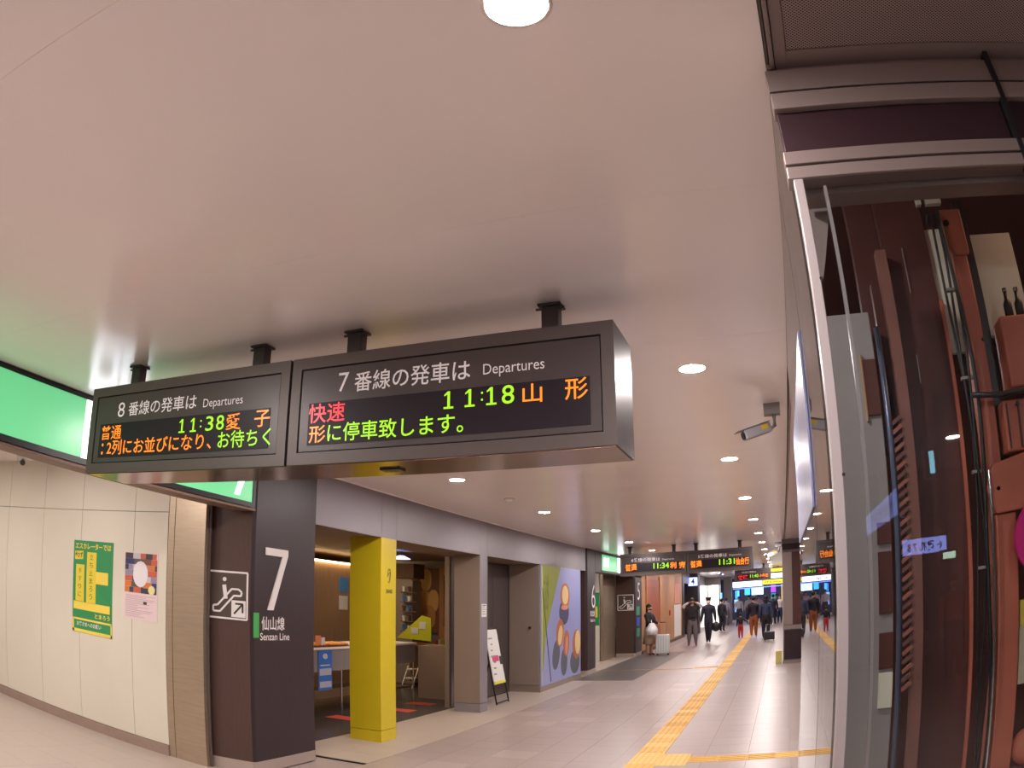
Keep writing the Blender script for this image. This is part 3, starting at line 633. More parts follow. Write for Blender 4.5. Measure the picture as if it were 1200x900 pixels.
MB().box(-7.85, -7.22, 14.2, 14.6, 0, 2.15, M['greysteel']).build('rack_body', rk)
for k in range(5): MB().box(-7.42, -7.14, 14.05, 14.2, 1.1+k*0.2, 1.12+k*0.2, M['chrome']).build('shelf', rk)
for k in range(5):
    for i in range(2): tag(MB().tube([(-7.36+i*0.12, 14.10, 1.12+k*0.2), (-7.36+i*0.12, 14.10, 1.23+k*0.2)], [0.03, 0.04], cm([(60, 110, 190), (206, 210, 220), (90, 60, 60)][(k+i) % 3]), 8).build('cup'), ('blue', 'white', 'brown')[(k+i) % 3]+' paper cup, '+('left', 'right')[i]+' one on the '+('lowest', 'second', 'third', 'fourth', 'top')[k]+' shelf of the grey rack', 'cup', 'cups on the display rack')
tag(MB().box(-7.7, -7.15, 14.1, 14.6, 2.2, 2.5, M['darkwood']).build('hanging_cabinet'), 'dark hanging box above the display rack', 'cabinet')
lpn = empty('pendant_lamp', (-6.4, 12.0, 2.6), 'pale blue glowing pendant lamp inside the shop', 'light')
MB().tube([(-6.33, 12, 2.46), (-6.33, 12, 2.52)], [0.17, 0.05], glow('cool_lamp', (150, 180, 255), 2.0), 16).build('shade', lpn); MB().tube([(-6.33, 12, 2.52), (-6.33, 12, 2.6)], 0.01, M['black'], 6).build('cord', lpn)
cb = empty('cabinet', (-6.7, 14.2, 0), 'dark wooden drawer cabinet at the back of the shop', 'cabinet')
MB().box(-7.15, -6.05, 13.95, 14.5, 0.08, 0.82, M['darkwood']).box(-7.2, -6.0, 13.9, 14.55, 0.82, 0.86, M['wood']).build('body', cb)
for k in range(3):
    for i in range(4):
        d = MB().box(-7.13+i*0.27, -6.88+i*0.27, 13.93, 13.95, 0.14+k*0.22, 0.34+k*0.22, M['darkwood']).build('drawer', cb)
        MB().box(-7.04+i*0.27, -6.97+i*0.27, 13.915, 13.93, 0.26+k*0.22, 0.275+k*0.22, M['chrome']).build('handle', d)
yb = tag(MB().prism([(-7.3, 0.98), (-6.55, 0.94), (-6.55, 1.4), (-6.75, 1.45)], 'S', 13.7, 0, 0.02, cm((190, 196, 40))).build('shelf_sign'), 'yellow-green triangular sign on the shop cabinet', 'sign')
MB().box(-6.98, -6.82, 13.67, 13.68, 1.08, 1.2, cm((200, 206, 210))).box(-6.8, -6.66, 13.67, 13.68, 1.18, 1.32, cm((200, 206, 210))).build('print', yb)
random.seed(11)
for k in range(9): tag(MB().box(-6.62+k*0.07, -6.57+k*0.07, 14.0, 14.1, 0.86, 0.93+0.06*random.random(), cm([(220, 90, 80), (236, 226, 206), (190, 196, 60), (240, 180, 150)][k % 4])).build('wrapped_box'), ('red', 'cream', 'lime green', 'pink')[k % 4]+' wrapped sweet box, %s from the left on the wooden cabinet' % ordw[k], 'box', 'sweet boxes on the cabinet')
ss = empty('step_stool', (-6.9, 13.5, 0), 'small white folding step stool in front of the cabinet', 'stool')
for z in (0.18, 0.36): MB().box(-7.02+z*.1, -6.8-z*.1, 13.4+z*.2, 13.6+z*.2, z, z+0.02, M['pure']).build('step', ss)
for x in (-7.03, -6.8): MB().tube([(x, 13.35, 0), (x, 13.65, 0.42)], 0.012, M['pure'], 6).build('leg', ss); MB().tube([(x, 13.9, 0), (x, 13.65, 0.42)], 0.012, M['pure'], 6).build('leg', ss)
pcb = tag(MB().box(-6.05, -5.35, 12.12, 12.8, 0, 0.94, cm((150, 130, 116))).build('counter_block'), 'beige panelled block at the end of the grey counter', 'counter')
for (x, y, l) in ((-5.75, 9.2, 'red floor sticker left of the yellow pillar'), (-5.55, 10.5, 'red and white floor sticker just right of the yellow pillar'), (-5.65, 11.4, 'red floor sticker deeper inside the shop')):
    tag(MB().prism([(x-.22, y-.15), (x+.22, y-.15), (x+.22, y+.15), (x-.22, y+.15)], 'U', 0.001, 0, 0.002, cm((200, 74, 60))).build('floor_sticker'), l, 'sticker')

# ================================================================== beyond the mural: second hall, far wall
p6 = number_pillar(17.33, 18.12, 'dark pillar with a big outlined numeral, right of the cake mural', wide=0.5)
text('6', 'E', -4.4, 17.72, 18.08, 1.58, 2.14, W_, p6, 'numeral', 0.01, -0.01)
text('東北線', 'E', -4.4, 17.62, 18.05, 1.38, 1.52, W_, p6, bold=0.01); text('Tohoku Line', 'E', -4.4, 17.62, 18.08, 1.25, 1.33, W_, p6, bold=0.01)
w2 = MB().box(-11, -5.10, 21.6, 21.8, 0, CEIL, M['cream']).build('wall_second_hall'); struct(w2)
MB().box(-5.12, -5.02, 21.6, 23.22, 0, 2.75, M['steel']).build('steel_jamb', w2)
p2g = tag(MB().box(-5.75, -5.13, 21.592, 21.6, 1.05, 2.0, M['green']).box(-5.7, -5.18, 21.588, 21.592, 1.28, 1.6, M['pyellow']).build('poster'), 'green and yellow poster on the far hall wall behind the numeral pillar', 'poster')
p5 = number_pillar(23.2, 24.3, 'dark pillar with a framed escalator pictogram behind the second departure board')
escalator_sign(-4.93, -4.45, 1.45, 1.92, 23.2, p5)
text('5', 'E', -4.4, 23.55, 23.95, 1.75, 2.3, W_, p5, 'numeral', 0.01)
for k, c in enumerate([(60, 160, 120), (60, 90, 200), (60, 150, 130)]):
    MB().box(-4.4, -4.392, 23.4, 23.9, 1.28-k*0.34, 1.55-k*0.34, cm(c)).build('line_colour_plate', p5)
wf = MB().box(-4.9, -4.42, 24.3, 34.3, 0, CEIL, M['wood']).build('wall_far_left'); struct(wf)
MB().box(-4.42, -4.40, 27.95, 34.3, 0.1, 2.9, M['wood']).build('wall_panel', wf); MB().box(-4.42, -4.40, 24.3, 25.0, 0, 2.9, M['wood']).build('wall_panel', wf)
MB().box(-4.43, -4.37, 24.3, 34.3, 0, 0.1, M['darkwood']).build('skirting', wf)
dr = MB().box(-4.42, -4.39, 25.1, 27.8, 0.02, 2.45, M['redwood']).build('door_1'); struct(dr)
for k in range(9): MB().box(-4.39, -4.385, 25.15, 27.75, 0.1+k*0.26, 0.335+k*0.26, M['redwood']).build('door_slat', dr)
MB().box(-4.43, -4.36, 25.0, 25.1, 0, 2.55, M['wood']).box(-4.43, -4.36, 27.8, 27.95, 0, 2.55, M['wood']).build('door_frame', dr)
tag(MB().box(-4.40, -4.39, 31.8, 33.8, 0.15, 1.5, M['pure']).build('notice_board'), 'pale notice panel low on the light wooden wall', 'notice')
tag(MB().box(-4.40, -4.38, 31.9, 33.4, 1.55, 2.4, cm((214, 150, 130))).build('poster'), 'pinkish poster on the light wooden wall above the pale panel', 'poster')
tag(MB().box(-4.40, -4.36, 30.3, 30.5, 1.1, 1.3, cm((180, 40, 40))).build('alarm_button'), 'red alarm button on the light wooden wall', 'button')
def column(x0, x1, y0, y1, m, label, z1=CEIL): return tag(MB().box(x0, x1, y0, y1, 0, z1, m).build('column'), label, 'column')
column(-5.0, -4.38, 34.35, 35.1, M['black'], 'narrow black column where the light wooden wall ends')
column(-4.7, -4.0, 37.3, 38.3, M['pillar'], 'dark column carrying a small lit blue sign behind the waiting passengers')
s4 = tag(MB().box(-4.45, -4.02, 37.24, 37.3, 2.35, 2.75, glow('pale_blue_lit', (150, 170, 255), 1.5)).build('lit_sign'), 'small lit bluish sign on the dark column, left of centre', 'sign')
text('4', 'S', 37.24, -4.32, -4.15, 2.42, 2.7, cm((30, 40, 110)), s4, 'print', 0.005, 0.03)
MB().box(-8, -4.7, 38.3, 38.5, 0, CEIL, M['greysteel']).build('wall_recess').__setitem__('kind', 'structure')
# bright glazed shop
gs = empty('lit_shopfront', (-4.2, 45, 0), 'brightly lit white glazed shopfront behind the uniformed man', 'shopfront')
MB().box(-4.95, -3.55, 45.4, 45.5, 0, 2.5, glow('lit_white_shop', (236, 232, 226), 0.75, (200, 200, 196))).build('back_panel', gs)
for x in (-4.95, -4.3, -3.6): MB().box(x, x+0.06, 45.0, 45.1, 0, 2.6, M['chrome']).build('mullion', gs)
MB().box(-4.95, -3.5, 44.95, 45.1, 2.45, 2.9, M['greysteel']).build('header', gs)
for x in (-4.6, -3.95): MB().ell((x, 45.2, 2.25), 0.16, .1, 0.2, glow('white_globe', (255, 255, 255), 3)).build('globe_lamp', gs)
column(-3.65, -3.15, 49.5, 50.2, M['greysteel'], 'grey column right of the lit white shopfront')
# far screens and signs
def scr(x0, x1, z0, z1, y, c, s_, label, cat='screen', name='display_screen'):
    t = empty(name, ((x0+x1)/2, y, z0), label, cat)
    MB().box(x0-.05, x1+.05, y, y+0.12, z0-.05, z1+.05, M['black']).build('housing', t)
    MB().tube([((x0+x1)/2, y+.06, z1+.04), ((x0+x1)/2, y+.06, CEIL)], .02, M['bracket'], 6).build('hanger', t)
    MB().box(x0, x1, y-0.01, y, z0, z1, glow('screen_glow', c, s_*.6)).build('panel', t)
    return t
ws_ = scr(-2.78, -1.06, 2.22, 2.54, 45, (235, 240, 255), 2.2, 'long white lit sign across the far concourse', 'sign', 'lit_sign')
text('出口 Exit', 'S', 44.99, -2.6, -1.9, 2.28, 2.48, cm((40, 60, 120)), ws_, 'lettering', 0.01, 0.02)
sy = scr(-1.02, 0.2, 2.28, 2.54, 45, (250, 206, 60), 1.6, 'yellow lit sign next to the long white one far away', 'sign', 'lit_sign')
text('新幹線 Shinkansen', 'S', 44.99, -0.9, 0.1, 2.34, 2.48, cm((60, 60, 40)), sy, 'lettering', 0.01, 0.02)
sg = scr(-0.45, 0.3, 2.42, 2.66, 36, (226, 240, 240), 1.6, 'small white lit sign right of the third departure board', 'sign', 'lit_sign')
scr(-0.45, 0.3, 2.72, 2.88, 36, (240, 200, 60), 1.3, 'small yellow lit sign above the small white one', 'sign', 'lit_sign')
tag(MB().box(-2.78, 0.2, 45.1, 45.3, 2.12, 2.17, glow('blue_line', (90, 110, 255), 1.8)).build('light_strip'), 'thin blue light strip under the far lit signs', 'light')
scr(-3.05, -2.78, 1.55, 2.1, 52, (70, 150, 255), 2.4, 'blue upright screen at the far left of the end wall')
scr(-3.95, -3.72, 1.4, 2.0, 49, (80, 150, 255), 2.4, 'narrow blue screen beside the grey column')
scr(-3.0, -2.72, 0.7, 1.5, 50, (120, 170, 255), 1.8, 'tall blue-white screen low beside the grey column')
scr(-2.42, -2.05, 1.75, 2.25, 52, (50, 140, 250), 2.6, 'bright blue screen in the middle of the end wall')
scr(-1.95, -1.15, 1.72, 2.35, 52, (170, 215, 255), 2.4, 'wide white-blue screen in the middle of the end wall')
scr(-0.65, -0.30, 1.8, 2.35, 52, (150, 70, 220), 1.6, 'purple screen right of the wide white-blue one')
scr(-0.65, -0.30, 1.2, 1.75, 52, (30, 140, 150), 1.2, 'teal screen under the purple one')
we = MB().box(-11, 6, 56, 56.3, 0, CEIL, cm((54, 62, 100), 0.4)).build('wall_end'); struct(we)
for k in range(5): downlight(-3.4+k*1.0, 52.5, 'round bright downlight before the far end wall, %s one from the left' % ordw[k], 'downlights at the far end')
tag(MB().box(0.05, 0.3, 50, 50.2, 0.0, 2.4, glow('shop_glow', (220, 190, 150), .4)).build('glow_panel'), 'pale glowing panel at the far right end of the concourse', 'case')  # bare emissive slab standing in for shop glow

# ================================================================== right side: pillar with maroon panels
pr = empty('pillar', (0.45, 18.9, 0), 'shopfront pillar with maroon and grey panels right of the concourse', 'pillar')
MB().box(0.06, 1.4, 18.5, 19.3, 0.0, CEIL, M['greywall']).build('shaft', pr)
MB().box(0.085, 1.3, 18.47, 18.5, 0.10, 0.80, M['maroon']).build('lower_panel', pr)
MB().box(0.30, 1.3, 18.47, 18.5, 0.93, 2.66, M['darkmaroon']).build('upper_panel', pr)
MB().box(0.07, 0.29, 18.46, 18.5, 0.93, 2.66, M['rail']).box(0.07, 1.3, 18.455, 18.5, 0.82, 0.92, M['rail']).box(0.05, 1.35, 18.45, 18.5, 0, 0.08, M['rail']).build('metal_frame', pr)
MB().box(0.07, 1.3, 18.46, 18.5, 2.72, 2.86, M['maroon']).build('header_panel', pr)
tag(MB().box(-0.12, 0.03, 18.6, 18.75, 0, 0.3, cm((206, 196, 110))).build('floor_box'), 'small pale yellow box on the floor beside the maroon pillar', 'box')
# side passage walls
wr = MB().box(5.9, 6.0, -13, 56, 0, CEIL, M['greywall']).build('wall_right'); struct(wr)
wk = MB().box(-11, 6, -13.2, -13, 0, CEIL, M['greywall']).build('wall_back'); struct(wk)
wo = MB().box(-11.2, -11, -13, 56, 0, CEIL, M['cream']).build('wall_outer'); struct(wo)

# ================================================================== right side: glazed corner box
XG, YG = 0.115, 1.60
wi = MB().box(0.142, 1.6, YG+0.02, YG+0.06, 2.90, CEIL, M['rail']).build('window_1'); struct(wi)     # front: rails, maroon header, glass
def rail_(y0, y1, z0, z1, m, nm='rail', x0=0.108, x1=1.6): return MB().box(x0, x1, y0, y1, z0, z1, m).build(nm, wi, bevel=0.002)
rail_(YG, YG+0.05, 2.885, 2.955, M['rail']); rail_(YG-0.01, YG+0.05, 2.822, 2.872, M['rail']); rail_(YG+0.01, YG+0.05, 2.872, 2.885, M['black'])
for x0, x1 in ((0.115, 0.745), (0.765, 1.6)): rail_(YG+0.01, YG+0.04, 2.695, 2.82, M['maroon'], 'header_panel', x0, x1)
rail_(YG-0.01, YG+0.05, 2.657, 2.693, M['rail']); rail_(YG+0.01, YG+0.05, 2.650, 2.657, M['black']); rail_(YG-0.01, YG+0.05, 2.617, 2.650, M['rail'])
MB().box(0.748, 0.762, YG-0.014, YG+0.02, 2.56, CEIL-0.005, M['black']).build('joint', wi)
rail_(YG-0.012, YG+0.03, 0.0, 0.12, M['rail'], 'bottom_rail')
MB().box(0.1195, 0.1435, YG-0.012, YG+0.02, 0.12, 2.614, M['post']).build('corner_post', wi, bevel=0.002)
for z in (2.36, 1.93, 1.3): MB().tube([(0.144, YG-0.013, z), (0.144, YG-0.009, z)], 0.004, M['black'], 8).build('screw', wi)
MB().box(0.1445, 1.6, YG-0.002, YG+0.004, 0.12, 2.616, M['glass']).build('pane', wi)
MB().box(0.1915, 0.1985, YG+0.006, YG+0.03, 0.12, 2.60, M['post']).build('inner_mullion', wi)
# glass wall along the concourse
wj = MB().box(XG, XG+0.008, 2.285, 4.26, 0.02, CEIL-0.02, M['glass']).build('window_2'); struct(wj)
MB().box(XG, XG+0.008, YG+0.03, 2.265, 0.02, CEIL-0.02, M['glass']).build('pane', wj)
MB().box(XG+0.001, XG+0.009, 2.267, 2.283, 0.02, CEIL-0.02, M['maroon']).build('joint', wj)
MB().box(XG+0.001, XG+0.010, 4.262, 4.275, 0.0, CEIL-0.02, M['rail']).box(XG-0.002, XG+0.012, YG+0.03, 4.27, 0.0, 0.02, M['rail']).box(XG+0.001, XG+0.012, YG, 4.27, CEIL-0.02, CEIL, M['rail']).build('edge_frame', wj)
tag(MB().box(XG-0.007, XG-0.001, 2.33, 4.05, 1.95, 2.50, mat('pale_banner', (128, 132, 166), 0.4, noise=0.2, nscale=3, stretch=(1, 6, 1))).build('banner'), 'pale bluish banner seen edge-on high on the glass wall', 'banner')
# inside of the corner box
wx = MB().box(1.6, 1.66, YG, 4.28, 0, CEIL, M['darkmaroon']).build('wall_box_right'); struct(wx)
wy = MB().box(0.14, 1.6, 4.22, 4.28, 0, CEIL, M['darkmaroon']).build('wall_box_back'); struct(wy)
MB().box(0.15, 1.6, YG+0.06, 4.2, -0.012, 0.004, M['shopfloor']).build('box_floor', fl)
MB().box(0.146, 1.6, YG+0.05, 1.72, 2.60, 2.617, M['rail']).build('header_soffit', wi)
MB().prism([(.149, 2.617), (.213, 2.617), (.18, 2.484), (.164, 2.424), (.149, 2.424)][::-1], 'S', 1.76, 0, 0.02, M['rail']).build('reveal_plate', wi)
# ---- things seen through the front pane
added_box_lamp = downlight(1.25, 1.95, 'added unseen warm downlight inside the glazed corner box', 'added lamp of the glazed box', glow('added_box_lamp', (255, 200, 160), 60), 0.06, 2.978)  # lamp added out of view to brighten the box interior
gp = empty('equipment_panel', (0.24, 2.0, 0), 'grey sheet-metal panel with dark slots just right of the pale corner post', 'panel')
MB().box(0.15, 0.302, 2.0, 2.05, 0, 2.42, M['greysteel']).build('panel', gp, bevel=0.003)
for z0, z1 in ((2.135, 2.285), (1.80, 1.855), (1.62, 1.78), (1.475, 1.57)):
    MB().box(0.262, 0.300, 1.992, 2.0, z0, z1, M['darkmaroon']).build('slot', gp)
MB().box(0.262, 0.300, 1.99, 2.0, 1.37, 1.465, M['cream']).box(0.258, 0.262, 1.99, 2.0, 2.12, 2.30, M['wood']).build('label_plate', gp)
ld = tag(MB().tube([(0.300, 1.90, 0.0), (0.302, 1.9, 1.6), (0.304, 1.9, 2.0), (0.302, 1.9, 2.34)], 0.008, mat('blue_conduit', (84, 90, 112), .35, .5), 10).build('conduit', smooth=True), 'blue-grey vertical conduit pipe in front of the grey panel', 'pipe')
lv = empty('louvre_column', (0.345, 2.0, 0), 'narrow column of slanted orange louvres beside the blue-grey conduit', 'louvre')
MB().box(0.322, 0.326, 2.0, 2.03, 0.2, 2.5, M['darkmaroon']).box(0.354, 0.385, 2.0, 2.04, 0, 2.6, mat('brown_steel', (126, 82, 72), .5, noise=.1)).build('rails', lv)
slat_m = (cm((150, 92, 78)), cm((112, 70, 62)))
for k in range(30):
    z = 1.42+k*0.024
    b = MB(); b.obox(Matrix.Translation((0.340, 2.0, z)) @ Matrix.Rotation(-0.6, 4, 'Y'), 0.034, 0.012, 0.010, slat_m[k % 2]); b.build('slat', lv)
mp_ = empty('steel_sheet', (0.46, 2.05, 0), 'wide dark maroon steel sheet in the middle of the glazed box', 'panel')
MB().box(0.387, 0.532, 2.05, 2.09, 0, 2.98, M['darkmaroon']).build('sheet', mp_)
MB().box(0.532, 0.542, 2.04, 2.09, 0, 2.45, M['orange']).build('edge_strip', mp_)
MB().box(0.30, 0.387, 2.10, 2.14, 2.05, 2.98, M['darkmaroon']).build('side_sheet', mp_)
for x, z0, z1 in ((0.446, 2.48, 2.62), (0.432, 2.22, 2.30)): MB().box(x, x+0.003, 2.044, 2.05, z0, z1, M['rail']).build('scratch_strip', mp_)
cb_ = empty('cable_bundle', (0.56, 2.0, 1.4), 'bundle of black cables hanging beside the orange post', 'cable')
for i, dx in enumerate((0, 0.010, 0.018, 0.027)):
    pts = [(0.548+dx+0.007*math.sin(z*7+i*1.7), 1.985-0.006*i, z) for z in [2.69-0.055*q for q in range(34)]]
    if i == 0: pts = [(0.53, 1.99, 2.66), (0.538, 1.985, 2.69)]+pts
    MB().tube(pts, 0.0042 if i < 3 else 0.006, M['black'], 6).build('cable', cb_, smooth=True)
for z in (2.45, 2.2, 1.95, 1.7): MB().box(0.543, 0.582, 1.975, 1.992, z, z+0.008, M['greysteel']).build('cable_tie', cb_)
cp = tag(MB().tube([(0.5815, 1.95, 0.9), (0.583, 1.95, 1.95)], 0.004, M['chrome'], 8).build('reflection_rod'), 'bright reflection shaped as a thin chrome bar before the black cables', 'reflection_rod')  # a bright vertical reflection, modelled as a chrome bar
fr = empty('orange_machine', (0.62, 2.0, 0), 'faded orange steel machine frame with bolts inside the glazed box', 'machine')
MB().box(0.592, 0.640, 2.0, 2.06, 0, 2.70, M['orange']).build('post', fr, bevel=0.004)
b = MB(); b.prism([(0.568, 2.70), (0.568, 2.60), (0.60, 2.56), (0.645, 2.56), (0.645, 2.70)][::-1], 'S', 2.0, 0, 0.02, M['orange']); b.build('gusset', fr, bevel=0.003)
MB().tube([(0.590, 1.975, 2.655), (0.590, 1.98, 2.655)], 0.010, M['black'], 10).build('bolt', fr)
MB().box(0.640, 0.674, 2.03, 2.06, 0, 2.75, M['black']).build('channel', fr)
b = MB(); b.prism([(0.575, 1.90), (0.60, 1.965), (0.70, 1.985), (0.76, 1.965), (0.76, 1.90), (0.72, 1.84), (0.60, 1.835)][::-1], 'S', 1.985, 0, 0.03, M['orange']); b.build('octagonal_bracket', fr, bevel=0.004)
MB().box(0.655, 0.86, 1.97, 2.05, 1.992, 2.13, M['orange']).build('junction_box', fr, bevel=0.006)
MB().box(0.665, 0.668, 1.966, 1.97, 2.0, 2.12, M['black']).box(0.70, 0.705, 1.964, 1.97, 2.0, 2.125, M['darkmaroon']).build('box_seam', fr)
for x, z in ((0.700, 2.115), (0.61, 1.90), (0.70, 1.955), (0.625, 2.3)): MB().tube([(x, 1.955, z), (x, 1.965, z)], 0.006, M['chrome'] if z < 1.95 else M['black'], 8).build('bolt', fr)
MB().box(0.690, 0.88, 1.96, 2.05, 2.16, 2.360, M['orange']).build('top_box', fr, bevel=0.006)
MB().box(0.60, 0.664, 1.97, 2.02, 0, 1.835, M['orange']).build('lower_post', fr, bevel=0.004)
hs = tag(MB().tube([(0.56, 1.955, 2.15), (0.64, 1.95, 2.142), (0.72, 1.95, 2.147), (0.86, 1.95, 2.15)], 0.008, M['black'], 8).build('hose', smooth=True), 'black hose running level across the orange frame', 'hose')
MB().box(0.676, 0.83, 2.07, 2.09, 2.34, 2.655, M['cream']).build('backing_board', fr); MB().box(0.53, 0.60, 2.065, 2.085, 2.3, 2.68, M['cream']).build('backing_board', fr)
for k, x in enumerate((0.738, 0.776)):
    bt = empty('bottle', (x, 2.0, 2.36), ('left', 'right')[k]+' one of two small dark bottles on top of the orange box', 'bottle', 'dark bottles on the orange box')
    MB().tube([(x, 2.0, 2.36), (x, 2.0, 2.405), (x, 2.0, 2.418), (x, 2.0, 2.44)], [0.014, 0.014, 0.007, 0.006], M['black'], 12).build('glass_body', bt, smooth=True); MB().tube([(x, 2.0, 2.44), (x, 2.0, 2.452)], 0.008, M['chrome'], 10).build('cap', bt)
ds = tag(MB().tube([(0.752, 1.93, 1.76), (0.752, 1.945, 1.76)], 0.108, cm((226, 30, 140)), 32).build('round_sign'), 'magenta round sign cut by the right edge of the photo', 'sign')
b = MB()
for k in range(5): bars([((0.70+0.01*k, 1.74+0.02*k), (0.735+0.01*k, 1.735+0.02*k))], 'S', 1.93, 0.004, cm((250, 140, 60)), 0, 0.002, b)
b.build('print', ds)
tag(MB().box(0.675, 0.9, 2.0, 2.02, 1.37, 1.60, cm((216, 206, 176))).box(0.675, 0.9, 1.995, 2.0, 1.53, 1.60, M['pyellow']).build('notice_card'), 'cream and yellow card low at the right edge behind the glass', 'card')
MB().ell((0.71, 1.98, 1.19), 0.045, 0.04, 0.055, M['orange'], 14, 8).build('knob', fr, smooth=True); MB().box(0.6, 0.9, 1.96, 2.04, 1.10, 1.14, M['darkmaroon']).build('lower_rail', fr)
for k, (a, c) in enumerate(((0.524, 0.540), (0.556, 0.607))):
    tag(MB().box(a, c, 2.03, 2.05, 2.748, 2.772, M['cream']).build('pale_tab'), ('narrow', 'wider')[k]+' pale tab at the top of the glazed box', 'tab')

# lit signs behind the viewpoint, seen only as reflections in the front pane
def rsign(x0, x1, y, z0, z1, c, s_, label, txt):
    t = empty('lit_sign', ((x0+x1)/2, y, z0), label, 'sign')
    MB().box(x0-.03, x1+.03, y-0.12, y, z0-.03, z1+.03, M['black']).build('housing', t); MB().tube([((x0+x1)/2, y-.06, z1+.02), ((x0+x1)/2, y-.06, CEIL)], .015, M['bracket'], 6).build('hanger', t); MB().box(x0, x1, y, y+0.01, z0, z1, glow('rear_lit', c, s_*.4)).build('panel', t)
    if txt: text(txt, 'N', y+0.01, -x1+0.06, -x0-0.06, z0+.03, z1-.03, cm((30, 40, 90)), t, d=0.004, bold=0.02)
    return t
rsign(1.49, 2.06, -5.8, 1.98, 2.16, (150, 165, 255), 9, 'long bluish lit sign with an arrow reflected in the front pane', '← 改札 7 8')
rsign(1.96, 2.12, -5.6, 1.88, 1.955, (220, 255, 225), 9, 'small greenish white lit sign reflected under the long bluish one', None)
rsign(1.08, 1.115, -1.9, 2.38, 2.53, (150, 230, 255), 9, 'tiny upright lit sign reflected high in the maroon sheet', None)
t = empty('lit_sign', (1.25, -6, 2.35), 'slanting bluish lit sign strip reflected left in the front pane', 'sign')
MB().box(1.22, 1.30, -7.2, -4.3, 2.32, 2.63, M['black']).box(1.24, 1.28, -5.8, -5.7, 2.62, CEIL, M['black']).build('housing', t); MB().box(1.21, 1.22, -7.15, -4.35, 2.35, 2.60, glow('rear_lit', (150, 165, 255), 1.6)).build('panel', t)
text('仙台駅 のりば', 'W', 1.21, 4.6, 6.9, 2.40, 2.55, cm((40, 50, 110)), t, d=0.004)

# ------------------------------------------------------------------ CCTV cameras and detector
def cctv(x, y, z, k, label):
    t = empty('security_camera', (x, y, CEIL), label, 'camera'); g = cm((150, 146, 150)); Lw = MB()
    MB().box(x-0.06*k, x+0.055*k, y-0.045*k, y+0.045*k, CEIL-0.075*k, CEIL, g).build('mount', t, bevel=0.004)
    MB().tube([(x+0.01, y, CEIL-0.075*k), (x+0.01, y, CEIL-0.15*k), (x-0.02*k, y, CEIL-0.165*k)], 0.016*k, g, 10).build('arm', t, smooth=True)
    r = Matrix.Translation((x-0.115*k, y-0.03*k, CEIL-0.185*k)) @ Matrix.Rotation(math.radians(20), 4, 'Z') @ Matrix.Rotation(math.radians(-17), 4, 'Y')
    b = MB(); b.obox(r, 0.20*k, 0.072*k, 0.066*k, g); b.build('camera_body', t, bevel=0.008)
    b = MB(); b.obox(r @ Matrix.Translation((-0.025*k, 0, 0.037*k)), 0.25*k, 0.085*k, 0.006*k, cm((120, 116, 122))); b.build('sun_shield', t, bevel=0.002)
    b = MB(); b.obox(r @ Matrix.Translation((0.05*k, 0, 0.041*k)), 0.05*k, 0.07*k, 0.003*k, cm((206, 170, 30))); b.obox(r @ Matrix.Translation((0.05*k, -0.0375*k, 0.01*k)), 0.05*k, 0.003*k, 0.03*k, cm((206, 170, 30))); b.build('yellow_sticker', t)
    b = MB(); p = r @ Vector((-0.1*k, 0, 0)); q = r @ Vector((-0.112*k, 0, 0)); b.tube([p, q], 0.027*k, M['black'], 14); b.build('lens', t)
cctv(0.005, 5.2, CEIL, 1.0, 'grey bullet security camera with a yellow sticker under the ceiling edge')
cctv(-0.02, 19.5, CEIL, 1.5, 'tiny far security camera on the ceiling above the third departure board')
sd = empty('smoke_detector', (-3.17, 8.75, CEIL), 'small white smoke detector on the ceiling between two left-row downlights', 'detector')
MB().tube([(-3.17, 8.75, CEIL), (-3.17, 8.75, CEIL-0.02), (-3.17, 8.75, CEIL-0.035)], [0.06, 0.055, 0.035], M['pure'], 16).build('cover', sd, smooth=True)

# ================================================================== people
def skin_mesh(J, E, name):
    """J: name -> (pos, radius); E: list of (a, b, material slot)"""
    names = list(J); idx = {n: i for i, n in enumerate(names)}
    me = bpy.data.meshes.new(name); me.from_pydata([J[n][0] for n in names], [(idx[a], idx[b]) for a, b, _ in E], []); me.update()
    o = bpy.data.objects.new(name, me); COL.objects.link(o)
    sk = o.modifiers.new('s', 'SKIN'); sk.use_smooth_shade = True; sk.branch_smoothing = 0.3
    for i, n in enumerate(names):
        r = J[n][1]; r = r if isinstance(r, tuple) else (r, r)
        me.skin_vertices[0].data[i].radius = r; me.skin_vertices[0].data[i].use_root = (n == 'pelvis')
    sb_ = o.modifiers.new('u', 'SUBSURF'); sb_.levels = 1; sb_.render_levels = 1
    dg = bpy.context.evaluated_depsgraph_get(); m2 = bpy.data.meshes.new_from_object(o.evaluated_get(dg)); m2.name = name
    bpy.data.objects.remove(o); bpy.data.meshes.remove(me)
    segs = [(Vector(J[a][0]), Vector(J[b][0]), s_, max(J[a][1] if not isinstance(J[a][1], tuple) else max(J[a][1]), .01)) for a, b, s_ in E]
    for p in m2.polygons:
        c = p.center; best = None
        for a, b_, s_, r in segs:
            d = b_-a; tt = max(0, min(1, (c-a).dot(d)/max(d.length_squared, 1e-9))); q = (c-(a+d*tt)).length/r
            if best is None or q < best[0]: best = (q, s_)
        p.material_index = best[1]; p.use_smooth = True
    return m2
